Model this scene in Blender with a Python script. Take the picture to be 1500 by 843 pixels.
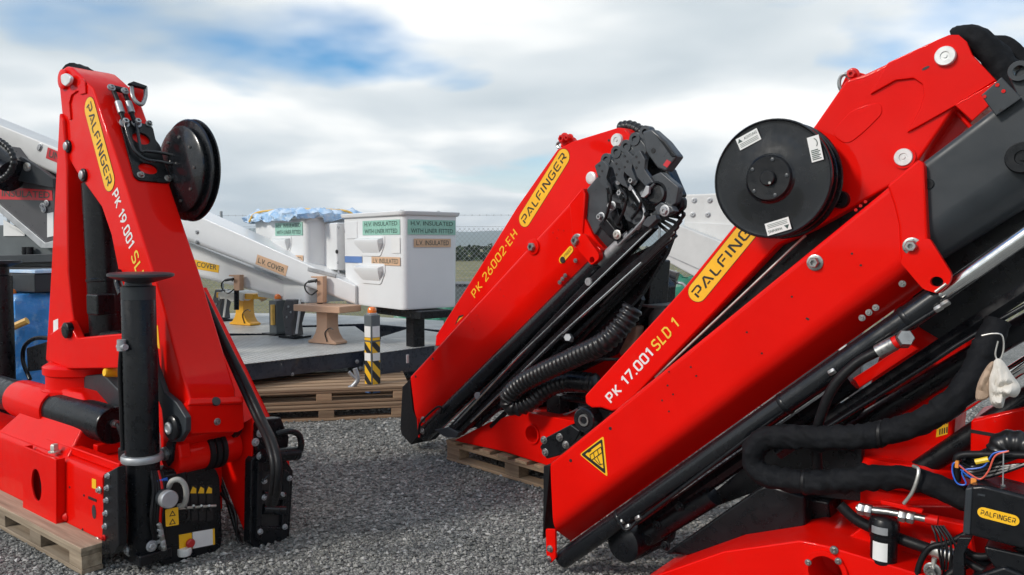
import bpy, bmesh, math, random
from mathutils import Vector, Matrix, noise as mnoise
from mathutils.geometry import tessellate_polygon
random.seed(7)
R = math.radians
scene = bpy.context.scene
for o in list(bpy.data.objects):
    bpy.data.objects.remove(o)

# ------------------------------------------------------------------ camera
CAM_H, FPX, HZ = 1.55, 1150.0, 360.0
PITCH = math.atan((421.5 - HZ) / FPX)
cd = bpy.data.cameras.new('camera')
cam = bpy.data.objects.new('camera', cd)
scene.collection.objects.link(cam)
cam.location = (0, 0, CAM_H)
cam.rotation_euler = (math.pi / 2 - PITCH, 0, 0)
cd.sensor_fit = 'HORIZONTAL'
cd.sensor_width = 36
cd.lens = FPX / 1500 * 36
cd.clip_start = 0.05
cd.clip_end = 20000
scene.camera = cam
scene.render.resolution_x, scene.render.resolution_y = 1024, 575

# ------------------------------------------------------------------ world, sun, exposure
SUN_DIR = Vector((-0.78, -0.42, 0.58)).normalized()       # towards the sun
w = bpy.data.worlds.new('World')
scene.world = w
w.use_nodes = True
nt = w.node_tree
nt.nodes.clear()
N = nt.nodes.new
L = nt.links.new
sky = N('ShaderNodeTexSky')
sky.sky_type = 'NISHITA'
sky.sun_disc = False
sky.sun_elevation = math.asin(SUN_DIR.z)
sky.sun_rotation = math.atan2(SUN_DIR.x, SUN_DIR.y)
sky.air_density = 1.0
sky.dust_density = 0.6
sky.ozone_density = 1.6
tc = N('ShaderNodeTexCoord')
sep = N('ShaderNodeSeparateXYZ')
L(tc.outputs['Generated'], sep.inputs[0])
def mth(op, a, b=None, clamp=False):
    m = N('ShaderNodeMath'); m.operation = op; m.use_clamp = clamp
    for i, v in enumerate((a, b)):
        if v is None: continue
        if isinstance(v, (int, float)): m.inputs[i].default_value = v
        else: L(v, m.inputs[i])
    return m.outputs[0]
zc = mth('ADD', mth('MAXIMUM', sep.outputs[2], 0.0), 0.16)
cmb = N('ShaderNodeCombineXYZ')
L(mth('DIVIDE', sep.outputs[0], zc), cmb.inputs[0])
L(mth('DIVIDE', sep.outputs[1], zc), cmb.inputs[1])
def cloudnoise(scale, detail, rough, off, dist=0.0):
    mp = N('ShaderNodeMapping'); mp.inputs['Location'].default_value = off
    L(cmb.outputs[0], mp.inputs[0])
    n = N('ShaderNodeTexNoise'); n.inputs['Scale'].default_value = scale
    n.inputs['Detail'].default_value = detail; n.inputs['Roughness'].default_value = rough
    n.inputs['Distortion'].default_value = dist
    L(mp.outputs[0], n.inputs['Vector'])
    return n.outputs[0]
CLOUD_OFF = (3.98, 2.66, 0.4)
CLOUD_OFF2 = (5.1, 4.4, 2.0)
n1 = cloudnoise(0.8, 5, 0.44, CLOUD_OFF, 0.15)
n2 = cloudnoise(1.0, 4, 0.45, CLOUD_OFF2, 0.15)
cr = N('ShaderNodeValToRGB')
cr.color_ramp.elements[0].position = 0.36
cr.color_ramp.elements[0].color = (0, 0, 0, 1)
cr.color_ramp.elements[1].position = 0.45
cr.color_ramp.elements[1].color = (1, 1, 1, 1)
L(n1, cr.inputs[0])
cc = N('ShaderNodeValToRGB')
e = cc.color_ramp.elements
e[0].position = 0.33; e[0].color = (0.45, 0.515, 0.56, 1)
e[1].position = 0.64; e[1].color = (0.93, 0.93, 0.91, 1)
m_ = cc.color_ramp.elements.new(0.5); m_.color = (0.62, 0.665, 0.69, 1)
L(n2, cc.inputs[0])
bg1 = N('ShaderNodeBackground'); bg1.inputs[1].default_value = 0.12
hs = N('ShaderNodeHueSaturation'); hs.inputs['Saturation'].default_value = 1.6
L(sky.outputs[0], hs.inputs['Color'])
L(hs.outputs[0], bg1.inputs[0])
bg2 = N('ShaderNodeBackground'); bg2.inputs[1].default_value = 1.0
L(cc.outputs[0], bg2.inputs[0])
mx = N('ShaderNodeMixShader')
L(mth('MAXIMUM', cr.outputs[0], mth('SUBTRACT', 1.35, mth('MULTIPLY', sep.outputs[2], 9.0), True)), mx.inputs[0]); L(bg1.outputs[0], mx.inputs[1]); L(bg2.outputs[0], mx.inputs[2])
out = N('ShaderNodeOutputWorld')
L(mx.outputs[0], out.inputs[0])

sd = bpy.data.lights.new('sun', 'SUN')
sd.energy = 2.1
sd.angle = R(9)
sd.color = (1.0, 0.95, 0.87)
sun = bpy.data.objects.new('sun', sd)
scene.collection.objects.link(sun)
sun.rotation_euler = (-SUN_DIR).to_track_quat('-Z', 'Y').to_euler()

vs = scene.view_settings
vs.view_transform = 'Standard'
vs.look = 'None'
vs.gamma = 1.0
vs.exposure = 0.38
vs.use_curve_mapping = False

# ------------------------------------------------------------------ helpers
def ray(px, py):
    x = (px - 750) / FPX
    y = (421.5 - py) / FPX
    c, s = math.cos(PITCH), math.sin(PITCH)
    return Vector((x, c + y * s, -s + y * c))
CAMP = Vector((0, 0, CAM_H))

class Fr:
    """a thing's own upright frame: s runs along u, w away from the camera along n, z up; (s,w) = (0,0) at P"""
    def __init__(self, P, a, base=(0, 0)):
        a = R(a)
        self.a = a
        self.u = Vector((math.cos(a), -math.sin(a), 0))
        self.n = Vector((math.sin(a), math.cos(a), 0))
        self.b = Vector((base[0], base[1], 0))
        self.P = Vector((P[0], P[1], 0))
    def loc(self, v):                      # world -> frame (s,w,z)
        d = Vector(v) - self.P
        return Vector((d.dot(self.u), d.dot(self.n), d.z))
    def world(self, q):
        return self.P + self.u * q[0] + self.n * q[1] + Vector((0, 0, q[2]))
    def empty(self, name, label, cat, group=None):
        o = bpy.data.objects.new(name, None)
        o.empty_display_size = 0.1
        scene.collection.objects.link(o)
        o.location = self.world((self.b.x, self.b.y, 0))
        o.rotation_euler = (0, 0, -self.a)
        tag(o, label, cat, group)
        o['_'] = 0
        del o['_']
        OFF[o.name] = self.b.copy()
        return o
OFF = {}
def tag(o, label=None, cat=None, group=None, kind=None):
    if label: o['label'] = label
    if cat: o['category'] = cat
    if group: o['group'] = group
    if kind: o['kind'] = kind
    return o

class Pl:
    """a plane in a frame: origin o, axes ex, ey, outward normal n = ex x ey"""
    def __init__(self, F, o, ex, ey):
        self.F = F; self.o = Vector(o); self.ex = Vector(ex).normalized()
        ey = Vector(ey); ey = (ey - self.ex * ey.dot(self.ex)).normalized()
        self.ey = ey; self.n = self.ex.cross(ey)
    def px(self, x, y, h=0.0):
        o = self.o + self.n * h
        c = self.F.loc(CAMP); d = self.F.loc(CAMP + ray(x, y)) - c
        t = (o - c).dot(self.n) / d.dot(self.n)
        q = c + d * t - self.o
        return (q.dot(self.ex), q.dot(self.ey))
    def p(self, x, y, h=0.0):
        a, b = self.px(x, y, h)
        return self.at(a, b, h)
    def at(self, a, b, h=0.0):
        return self.o + self.ex * a + self.ey * b + self.n * h
    def poly(self, pts, h=0.0):
        return [self.px(x, y, h) for x, y in pts]
def side(F, w=0.0): return Pl(F, (0, w, 0), (1, 0, 0), (0, 0, 1))
def endp(F, s=0.0): return Pl(F, (s, 0, 0), (0, 1, 0), (0, 0, 1))
def flat(F, z=0.0): return Pl(F, (0, 0, z), (1, 0, 0), (0, 1, 0))

def crom(pts, n=6, closed=False):
    P = [Vector(p) for p in pts]
    if len(P) < 3: return P
    res = []
    m = len(P)
    rng = m if closed else m - 1
    for i in range(rng):
        p0 = P[(i - 1) % m] if closed or i > 0 else P[0] * 2 - P[1]
        p1 = P[i]; p2 = P[(i + 1) % m]
        p3 = P[(i + 2) % m] if closed or i + 2 < m else P[-1] * 2 - P[-2]
        for k in range(n):
            t = k / n
            res.append(0.5 * ((2 * p1) + (p2 - p0) * t + (2 * p0 - 5 * p1 + 4 * p2 - p3) * t * t + (3 * p1 - p0 - 3 * p2 + p3) * t ** 3))
    if not closed: res.append(P[-1])
    return res
def rnd(poly, r, n=4):
    """round the corners of a 2D polygon"""
    out_ = []
    m = len(poly)
    for i in range(m):
        a = Vector(poly[i - 1][:2]); b = Vector(poly[i][:2]); c = Vector(poly[(i + 1) % m][:2])
        da, dc = a - b, c - b
        if da.length < 1e-6 or dc.length < 1e-6: continue
        rr = min(r, da.length * .45, dc.length * .45)
        p, q = b + da.normalized() * rr, b + dc.normalized() * rr
        for k in range(n + 1):
            t = k / n
            v = p * (1 - t) ** 2 + b * 2 * t * (1 - t) + q * t * t
            out_.append((v.x, v.y))
    return out_
def circ(c, rx, ry=None, n=24, a0=0, rot=0):
    ry = rx if ry is None else ry
    res = []
    for i in range(n):
        t = a0 + 2 * math.pi * i / n
        x, y = rx * math.cos(t), ry * math.sin(t)
        res.append((c[0] + x * math.cos(rot) - y * math.sin(rot), c[1] + x * math.sin(rot) + y * math.cos(rot)))
    return res

class MB:
    def __init__(self): self.v = []; self.f = []
    def add(self, vs_, fs):
        b = len(self.v)
        self.v += [tuple(x) for x in vs_]
        self.f += [tuple(i + b for i in f) for f in fs]
        return self
    def prism(self, pl, poly, h0, h1, holes=()):
        """polygon in plane coordinates extruded from h0 to h1 along the plane normal"""
        loops = [list(poly)] + [list(h) for h in holes]
        vs_ = []; fs = []
        n0 = sum(len(l) for l in loops)
        for h in (h0, h1):
            for l in loops:
                vs_ += [pl.at(a, b, h) for a, b in l]
        k = 0
        for l in loops:
            m = len(l)
            for i in range(m):
                a, b = k + i, k + (i + 1) % m
                fs.append((a, b, b + n0, a + n0))
            k += m
        if holes:
            tris = tessellate_polygon([[Vector((a, b, 0)) for a, b in l] for l in loops])
            for t in tris:
                fs.append(tuple(t)); fs.append(tuple(i + n0 for i in reversed(t)))
        else:
            m = len(poly)
            fs.append(tuple(range(m - 1, -1, -1))); fs.append(tuple(range(m, 2 * m)))
        return self.add(vs_, fs)
    def box(self, a, b):
        (x0, y0, z0), (x1, y1, z1) = a, b
        V = [(x0, y0, z0), (x1, y0, z0), (x1, y1, z0), (x0, y1, z0), (x0, y0, z1), (x1, y0, z1), (x1, y1, z1), (x0, y1, z1)]
        return self.add(V, [(0, 3, 2, 1), (4, 5, 6, 7), (0, 1, 5, 4), (1, 2, 6, 5), (2, 3, 7, 6), (3, 0, 4, 7)])
    def tube(self, pts, r, seg=12, closed=False, caps=True, flatn=None):
        P = [Vector(p) for p in pts]
        m = len(P)
        rs = r if isinstance(r, (list, tuple)) else [r] * m
        up = Vector((0, 0, 1))
        T = []
        for i in range(m):
            if closed: t = P[(i + 1) % m] - P[i - 1]
            else: t = P[min(i + 1, m - 1)] - P[max(i - 1, 0)]
            T.append(t.normalized() if t.length > 1e-9 else Vector((1, 0, 0)))
        nrm = T[0].cross(up)
        if nrm.length < .05: nrm = T[0].cross(Vector((1, 0, 0)))
        nrm.normalize()
        vs_ = []; fs = []
        for i in range(m):
            if i:
                nrm = nrm - T[i] * nrm.dot(T[i])
                nrm.normalize()
            bi = T[i].cross(nrm)
            for k in range(seg):
                a = 2 * math.pi * k / seg
                vs_.append(P[i] + (nrm * math.cos(a) + bi * math.sin(a)) * rs[i])
        for i in range(m if closed else m - 1):
            j = (i + 1) % m
            for k in range(seg):
                l = (k + 1) % seg
                fs.append((i * seg + k, i * seg + l, j * seg + l, j * seg + k))
        if caps and not closed:
            fs.append(tuple(range(seg - 1, -1, -1)))
            fs.append(tuple((m - 1) * seg + k for k in range(seg)))
        return self.add(vs_, fs)
    def cyl(self, p0, p1, r, seg=20): return self.tube([p0, p1], r, seg)
    def lathe(self, c, ax, prof, seg=32):
        """prof: list of (radius, height along ax)"""
        c = Vector(c); ax = Vector(ax).normalized()
        e = ax.cross(Vector((0, 0, 1)))
        if e.length < .05: e = ax.cross(Vector((1, 0, 0)))
        e.normalize(); g = ax.cross(e)
        vs_ = []; fs = []; m = len(prof)
        for r, h in prof:
            r = max(r, 1e-4)
            for k in range(seg):
                a = 2 * math.pi * k / seg
                vs_.append(c + ax * h + (e * math.cos(a) + g * math.sin(a)) * r)
        for i in range(m - 1):
            for k in range(seg):
                l = (k + 1) % seg
                fs.append((i * seg + k, i * seg + l, (i + 1) * seg + l, (i + 1) * seg + k))
        fs.append(tuple(range(seg - 1, -1, -1))); fs.append(tuple((m - 1) * seg + k for k in range(seg)))
        return self.add(vs_, fs)
    def boom(self, quad, sec):
        """quad: TL, TR, BR, BL in (s,z); sec: list of (w, k), k 0 bottom .. 1 top"""
        TL, TR, BR, BL = [Vector(q) for q in quad]
        m = len(sec); vs_ = []
        for A, B in ((BL, TL), (BR, TR)):
            for w_, k in sec:
                q = A + (B - A) * k
                vs_.append((q.x, w_, q.y))
        fs = [(i, (i + 1) % m, (i + 1) % m + m, i + m) for i in range(m)]
        fs += [tuple(range(m - 1, -1, -1)), tuple(range(m, 2 * m))]
        return self.add(vs_, fs)
    def build(self, name, mat, parent=None, bevel=0.0, smooth=35, wn=False, label=None, kind=None, seg=2, root=None):
        me = bpy.data.meshes.new(name)
        off = Vector((0, 0, 0))
        p = root or parent
        while p is not None and p.parent is not None: p = p.parent
        if p is not None: off = OFF.get(p.name, off)
        me.from_pydata([(x - off.x, y - off.y, z) for x, y, z in self.v], [], self.f)
        bm = bmesh.new(); bm.from_mesh(me)
        bmesh.ops.recalc_face_normals(bm, faces=bm.faces)
        bm.to_mesh(me); bm.free()
        if smooth:
            for q in me.polygons: q.use_smooth = True
            me.set_sharp_from_angle(angle=R(smooth))
        me.materials.append(MAT[mat] if isinstance(mat, str) else mat)
        o = bpy.data.objects.new(name, me)
        scene.collection.objects.link(o)
        if parent is not None: o.parent = parent
        if bevel:
            b = o.modifiers.new('bevel', 'BEVEL')
            b.width = bevel; b.segments = seg; b.limit_method = 'ANGLE'; b.angle_limit = R(38)
            b.harden_normals = True
        if wn:
            b = o.modifiers.new('wn', 'WEIGHTED_NORMAL'); b.keep_sharp = True; b.weight = 100
        if label: o['label'] = label
        if kind: o['kind'] = kind
        return o

def prism(name, pl, pts, t, mat, parent, h=0.0, bevel=.003, rr=0, holes=(), label=None, raw=False):
    """an outline given as pixels on the plane, t thick behind height h; holes are (px,py,rpx[,ry]) ellipses"""
    poly = pts if raw else pl.poly(pts, h)
    if rr: poly = rnd(poly, rr)
    hl = []
    for q in holes:
        c = pl.px(q[0], q[1], h); hl.append(circ(c, q[2], q[3] if len(q) > 3 else None, 20))
    return MB().prism(pl, poly, h - t, h, hl).build(name, mat, parent, bevel, label=label)

def tubep(name, pl, pts, r, mat, parent, smooth=True, seg=12, n=6, bev=0, label=None):
    """a tube through pixels (px,py[,h]) on the plane"""
    P = [pl.p(q[0], q[1], q[2] if len(q) > 2 else 0) for q in pts]
    if smooth and len(P) > 2: P = crom(P, n)
    return MB().tube(P, r, seg).build(name, mat, parent, label=label)

def resample(P, step):
    res = [P[0].copy()]; acc = 0
    for a, b in zip(P[:-1], P[1:]):
        d = (b - a).length
        while acc + d >= step:
            t = (step - acc) / d
            a = a + (b - a) * t
            res.append(a.copy()); d = (b - a).length; acc = 0
        acc += d
    return res
def corr(name, P, r, mat, parent, pitch=.02, depth=.12, seg=16):
    """corrugated hose through 3D points"""
    Q = resample(crom(P, 14), pitch / 4)
    rs = [r * (1 - depth * (1, .45, 0, .45)[i % 4]) for i in range(len(Q))]
    return MB().tube(Q, rs, seg).build(name, mat, parent, smooth=80)

def bolt(pl, x, y, r, parent, mat='steel', h=0.0, hh=.016, washer=True, name='bolt', prt=None):
    c = pl.p(x, y, h)
    m = MB()
    if washer: m.lathe(c, pl.n, [(r * 1.5, -.002), (r * 1.5, .004), (r * 1.4, .005), (r * 1.0, .005)], 16)
    m.lathe(c, pl.n, [(r, 0), (r, hh * .85), (r * .85, hh), (r * .45, hh), (r * .4, hh * .6)], 6)
    return m.build(name, mat, parent)
def pin(pl, x, y, r, parent, mat, h=0.0, hh=.02, name='pin', inner=None):
    c = pl.p(x, y, h)
    o = MB().lathe(c, pl.n, [(r, -.01), (r, hh * .7), (r * .93, hh), (r * .45, hh), (r * .42, hh * .75), (r * .2, hh * .75), (r * .2, hh), ], 28).build(name, mat, parent)
    return o

# ---- lettering
def textmesh(s, bold=0.0, spacing=1.0):
    cu = bpy.data.curves.new('t', 'FONT')
    cu.body = s; cu.offset = bold; cu.space_character = spacing
    cu.resolution_u = 3
    ob = bpy.data.objects.new('t', cu)
    scene.collection.objects.link(ob)
    dg = bpy.context.evaluated_depsgraph_get()
    me = bpy.data.meshes.new_from_object(ob.evaluated_get(dg))
    bpy.data.objects.remove(ob)
    return [(v.co.x, v.co.y) for v in me.vertices], [tuple(p.vertices) for p in me.polygons]
def fit(vs_, fs, box=None):
    x0 = min(v[0] for v in vs_); x1 = max(v[0] for v in vs_)
    y0 = min(v[1] for v in vs_); y1 = max(v[1] for v in vs_)
    return [((x - x0) / (x1 - x0), (y - y0) / (y1 - y0)) for x, y in vs_], fs, (x1 - x0) / (y1 - y0)
def letter(pl, txt, p0, p1, height, mat, parent, h=.002, bold=.012, raw=False, slant=0.0, name='lettering', spacing=1.0):
    """text from baseline point p0 to p1 (pixels), letters height metres tall"""
    if isinstance(txt, str): vs_, fs = textmesh(txt, bold, spacing)
    else: vs_, fs = txt
    vs_, fs, asp = fit(vs_, fs)
    a = Vector(p0 if raw else pl.px(*p0, h)); b = Vector(p1 if raw else pl.px(*p1, h))
    d = b - a
    q = Vector((-d.y, d.x)).normalized() * height
    m = MB()
    m.add([pl.at(*(a + d * x + q * y + d.normalized() * (slant * y * height)), h) for x, y in vs_], fs)
    return m.build(name, mat, parent, smooth=0)
# the squared display letters of the crane maker's badge, drawn as strokes on a 1 x 1 grid
GLY = {
 'P': (.80, [[(.10, 0), (.10, .62)], [(0, 1), (.62, 1), (.74, .88), (.74, .52), (.62, .40), (.26, .40)]]),
 'A': (.95, [[(0, 0), (.42, 1), (.52, 1), (.90, 0)], [(.30, .18), (.62, .18)]]),
 'L': (.66, [[(.06, 1), (.06, .12), (.16, 0), (.62, 0)]]),
 'F': (.72, [[(.06, 0), (.06, .86), (.18, 1), (.72, 1)], [(.26, .50), (.62, .50)]]),
 'I': (.22, [[(.08, 0), (.08, 1)]]),
 'N': (.86, [[(.06, 0), (.06, 1), (.16, 1), (.66, 0), (.78, 0), (.78, 1)]]),
 'G': (.86, [[(.78, 1), (.20, 1), (.06, .86), (.06, .14), (.20, 0), (.66, 0), (.78, .12), (.78, .48), (.44, .48)]]),
 'E': (.80, [[(.74, 1), (.20, 1), (.06, .86), (.06, .14), (.20, 0), (.74, 0)], [(.26, .50), (.66, .50)]]),
 '0': (.72, [[(.16, 0), (.04, .14), (.04, .86), (.16, 1), (.52, 1), (.64, .86), (.64, .14), (.52, 0), (.16, 0)]]),
 '1': (.46, [[(.02, .78), (.26, 1), (.30, 1), (.30, 0)]]),
 '2': (.70, [[(.02, .82), (.16, 1), (.50, 1), (.62, .86), (.62, .62), (.06, .10), (.06, 0), (.64, 0)]]),
 '6': (.72, [[(.50, 1), (.20, .66), (.05, .40), (.05, .14), (.18, 0), (.50, 0), (.64, .14), (.64, .44), (.50, .58), (.16, .56)]]),
 '7': (.66, [[(0, 1), (.62, 1), (.62, .90), (.22, 0)]]),
 '9': (.72, [[(.18, 0), (.48, .34), (.63, .60), (.63, .86), (.50, 1), (.18, 1), (.04, .86), (.04, .56), (.18, .42), (.52, .44)]]),
 'K': (.76, [[(.08, 0), (.08, 1)], [(.66, 1), (.20, .50), (.70, 0)]]),
 'S': (.72, [[(.62, .88), (.50, 1), (.18, 1), (.05, .88), (.05, .64), (.16, .54), (.52, .46), (.63, .36), (.63, .12), (.50, 0), (.16, 0), (.02, .12)]]),
 'D': (.76, [[(.08, 0), (.08, 1), (.46, 1), (.66, .80), (.66, .20), (.46, 0), (.08, 0)]]),
 'H': (.78, [[(.08, 0), (.08, 1)], [(.66, 0), (.66, 1)], [(.08, .5), (.66, .5)]]),
 'p': (.80, [[(.08, 0), (.08, 1), (.52, 1), (.66, .88), (.66, .56), (.52, .44), (.08, .44)]]),
 'l': (.62, [[(.08, 1), (.08, 0), (.56, 0)]]),
 'e': (.68, [[(.60, 1), (.08, 1), (.08, 0), (.60, 0)], [(.08, .5), (.52, .5)]]),
 '.': (.20, [[(.09, -.08), (.09, .10)]]), '·': (.24, [[(.12, .42), (.12, .60)]]), ' ': (.30, []),
 'R': (.84, [[(.08, 0), (.08, .60)], [(0, 1), (.62, 1), (.74, .88), (.74, .54), (.62, .42), (.26, .42)], [(.46, .42), (.78, 0)]]),
}
def strokes(word, t=.17, gap=.22):
    vs_ = []; fs = []; x = 0
    for ch in word:
        wd, ls = GLY[ch]
        for l in ls:
            P = [Vector((p[0] + x, p[1])) for p in l]
            b = len(vs_)
            for i, p in enumerate(P):
                d0 = (P[i] - P[i - 1]).normalized() if i else (P[1] - P[0]).normalized()
                d1 = (P[i + 1] - P[i]).normalized() if i < len(P) - 1 else d0
                n0 = Vector((-d0.y, d0.x)); n1 = Vector((-d1.y, d1.x))
                m = (n0 + n1).normalized()
                k = min(t / 2 / max(m.dot(n0), .5), t)
                vs_ += [tuple(p + m * k), tuple(p - m * k)]
            for i in range(len(P) - 1):
                q = b + 2 * i
                fs.append((q, q + 1, q + 3, q + 2))
        x += wd + gap
    return vs_, fs
def badge(pl, c0, c1, halfw, parent, h=.0015, raw=False, inset=.9, hgt=1.02):
    """yellow rounded badge between the two end-cap centres c0, c1 (pixels) with its black word"""
    a = Vector(c0 if raw else pl.px(*c0, h)); b = Vector(c1 if raw else pl.px(*c1, h))
    d = (b - a).normalized(); q = Vector((-d.y, d.x))
    def pill(rw, hh, name, mat, par):
        pts = []
        for i in range(13):
            t = -math.pi / 2 + math.pi * i / 12
            v = b + d * math.cos(t) * rw + q * math.sin(t) * rw; pts.append((v.x, v.y))
        for i in range(13):
            t = math.pi / 2 + math.pi * i / 12
            v = a + d * math.cos(t) * rw + q * math.sin(t) * rw; pts.append((v.x, v.y))
        m = MB(); m.prism(pl, pts, hh - .0012, hh)
        return m.build(name, mat, par, smooth=0)
    o = pill(halfw, h, 'maker_badge', 'decal_black', parent)
    pill(halfw * .955, h + .0008, 'badge_face', 'decal_yellow', o)
    hh = halfw * hgt
    p0 = a - d * halfw * .42 - q * hh / 2; p1 = b + d * halfw * .42 - q * hh / 2
    letter(pl, strokes('PALFINGER'), p0, p1, hh, 'decal_black', o, h=h + .002, raw=True)
    return o
def sticker(pl, pts, mat, parent, h=.0015, name='sticker', rr=0, raw=False, label=None):
    poly = pts if raw else pl.poly(pts, h)
    if rr: poly = rnd(poly, rr, 3)
    return MB().prism(pl, poly, h - .001, h).build(name, mat, parent, smooth=0, label=label)
# ------------------------------------------------------------------ materials
MAT = {}
def mat(name, col, rough=.5, metal=0.0, coat=0.0, var=.10, vs_=6.0, bump=0.0, bs=60.0, col2=None, c2=(.5, .7), rvar=.08, spec=.5, coatr=.06, dirt=0.0, trans=0.0):
    m = bpy.data.materials.new(name); m.use_nodes = True
    t = m.node_tree; b = t.nodes['Principled BSDF']
    nn = t.nodes.new; ll = t.links.new
    co = nn('ShaderNodeTexCoord')
    n1 = nn('ShaderNodeTexNoise'); n1.inputs['Scale'].default_value = vs_; n1.inputs['Detail'].default_value = 6
    n1.inputs['Roughness'].default_value = .6
    ll(co.outputs['Object'], n1.inputs['Vector'])
    mr = nn('ShaderNodeMapRange'); mr.inputs[1].default_value = .3; mr.inputs[2].default_value = .7
    mr.inputs[3].default_value = 1 - var; mr.inputs[4].default_value = 1 + var
    ll(n1.outputs[0], mr.inputs[0])
    mul = nn('ShaderNodeMix'); mul.data_type = 'RGBA'; mul.blend_type = 'MULTIPLY'; mul.inputs[0].default_value = 1
    mul.inputs[6].default_value = (*col, 1)
    ll(mr.outputs[0], mul.inputs[7])
    last = mul.outputs[2]
    if col2:
        n3 = nn('ShaderNodeTexNoise'); n3.inputs['Scale'].default_value = vs_ * 2.3; n3.inputs['Detail'].default_value = 8
        n3.inputs['Roughness'].default_value = .68
        ll(co.outputs['Object'], n3.inputs['Vector'])
        r3 = nn('ShaderNodeMapRange'); r3.inputs[1].default_value = c2[0]; r3.inputs[2].default_value = c2[1]
        ll(n3.outputs[0], r3.inputs[0])
        m3 = nn('ShaderNodeMix'); m3.data_type = 'RGBA'; m3.inputs[7].default_value = (*col2, 1)
        ll(r3.outputs[0], m3.inputs[0]); ll(last, m3.inputs[6])
        last = m3.outputs[2]
    ll(last, b.inputs['Base Color'])
    n2 = nn('ShaderNodeTexNoise'); n2.inputs['Scale'].default_value = vs_ * 4; n2.inputs['Detail'].default_value = 5
    ll(co.outputs['Object'], n2.inputs['Vector'])
    r2 = nn('ShaderNodeMapRange'); r2.inputs[1].default_value = .3; r2.inputs[2].default_value = .7
    r2.inputs[3].default_value = max(0, rough - rvar); r2.inputs[4].default_value = min(1, rough + rvar)
    ll(n2.outputs[0], r2.inputs[0]); ll(r2.outputs[0], b.inputs['Roughness'])
    b.inputs['Metallic'].default_value = metal
    b.inputs['Coat Weight'].default_value = coat
    b.inputs['Coat Roughness'].default_value = coatr
    b.inputs['Specular IOR Level'].default_value = spec
    b.inputs['Transmission Weight'].default_value = trans
    if bump:
        n4 = nn('ShaderNodeTexNoise'); n4.inputs['Scale'].default_value = bs; n4.inputs['Detail'].default_value = 4
        ll(co.outputs['Object'], n4.inputs['Vector'])
        bp = nn('ShaderNodeBump'); bp.inputs['Strength'].default_value = bump; bp.inputs['Distance'].default_value = .01
        ll(n4.outputs[0], bp.inputs['Height']); ll(bp.outputs[0], b.inputs['Normal'])
    MAT[name] = m
    return m
mat('red', (.70, .004, .001), .38, coat=.26, var=.05, vs_=3, rvar=.10, coatr=.04, bump=.010, bs=16, spec=.05, col2=(.68, .022, .010), c2=(.60, .95))
mat('red_edge', (.60, .005, .003), .4, coat=.2, var=.1, vs_=5, spec=.2)
mat('black', (.006, .0068, .0085), .32, spec=.3, var=.25, vs_=7, rvar=.12, col2=(.02, .02, .019), c2=(.72, 1.0), bump=.02, bs=40)
mat('black_gloss', (.008, .009, .011), .24, spec=.35, var=.2, vs_=6, coat=.25, rvar=.08, col2=(.018, .018, .018), c2=(.72, 1.0))
mat('charcoal', (.026, .031, .036), .42, spec=.4, var=.14, vs_=4, rvar=.08, bump=.02, bs=35, col2=(.075, .075, .075), c2=(.62, .9))
mat('head_grey', (.048, .054, .060), .36, var=.15, vs_=6, rvar=.1, bump=.02, bs=35, spec=.45)
mat('rubber', (.006, .006, .007), .5, spec=.25, var=.2, vs_=12, rvar=.1, bump=.05, bs=90)
mat('fabric', (.006, .0065, .008), .75, var=.35, vs_=14, bump=.3, bs=60, spec=.16)
mat('chrome', (.72, .72, .71), .16, metal=1, var=.08, vs_=9, rvar=.06)
mat('steel', (.34, .34, .33), .36, metal=.9, var=.25, vs_=25, rvar=.12)
mat('zinc', (.62, .60, .55), .38, metal=.8, var=.2, vs_=20)
mat('galv', (.40, .41, .42), .5, metal=.7, var=.15, vs_=12)
mat('pin_white', (.66, .67, .66), .4, metal=.3, var=.12, vs_=18)
mat('decal_yellow', (.86, .47, .012), .42, var=.06, vs_=6, col2=(.62, .36, .03), c2=(.68, .8))
mat('decal_black', (.012, .012, .013), .4, var=.1)
mat('decal_white', (.74, .74, .72), .42, var=.05)
mat('decal_text', (.80, .55, .05), .42, var=.05)
mat('grip_grey', (.38, .37, .34), .55, var=.12)
mat('white_frp', (.72, .73, .73), .34, coat=.2, var=.035, vs_=3, rvar=.05, bump=.012, bs=9)
mat('white_dirty', (.60, .60, .585), .42, var=.07, vs_=4, col2=(.48, .47, .44), c2=(.6, .85))
mat('tan', (.55, .34, .22), .5, var=.06, vs_=5, coat=.1)
mat('tan_label', (.62, .40, .25), .45, var=.06, vs_=9)
mat('green_label', (.26, .50, .40), .3, var=.06, vs_=9, coat=.2)
mat('label_ink', (.03, .06, .05), .45, var=.1)
mat('blue_label', (.10, .20, .45), .35, var=.1)
mat('red_label', (.52, .02, .03), .4, var=.08)
mat('yellow_paint', (.75, .37, .012), .42, var=.07, vs_=5, coat=.2)
mat('cloth', (.68, .66, .62), .85, var=.1, vs_=9, bump=.35, bs=26)
mat('grey_paint', (.10, .115, .12), .45, var=.15, vs_=6)
mat('grey_truck', (.055, .052, .056), .35, var=.15, vs_=5, coat=.3)
mat('navy', (.018, .024, .04), .3, var=.2, vs_=5, coat=.4)
mat('wood', (.36, .25, .155), .8, var=.28, vs_=7, bump=.25, bs=55, col2=(.22, .16, .105), c2=(.45, .75))
mat('wood_grey', (.34, .29, .22), .85, var=.25, vs_=7, bump=.3, bs=55, col2=(.19, .155, .115), c2=(.45, .75))
mat('wood_orange', (.45, .25, .12), .8, var=.2, vs_=9, bump=.2, bs=60)
mat('tarp_blue', (.06, .30, .72), .18, var=.2, vs_=5, bump=.9, bs=18, col2=(.22, .44, .72), c2=(.52, .66))
mat('tarp_pale', (.34, .54, .78), .2, var=.15, vs_=4, bump=.4, bs=12, col2=(.62, .72, .82), c2=(.42, .62))
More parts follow.
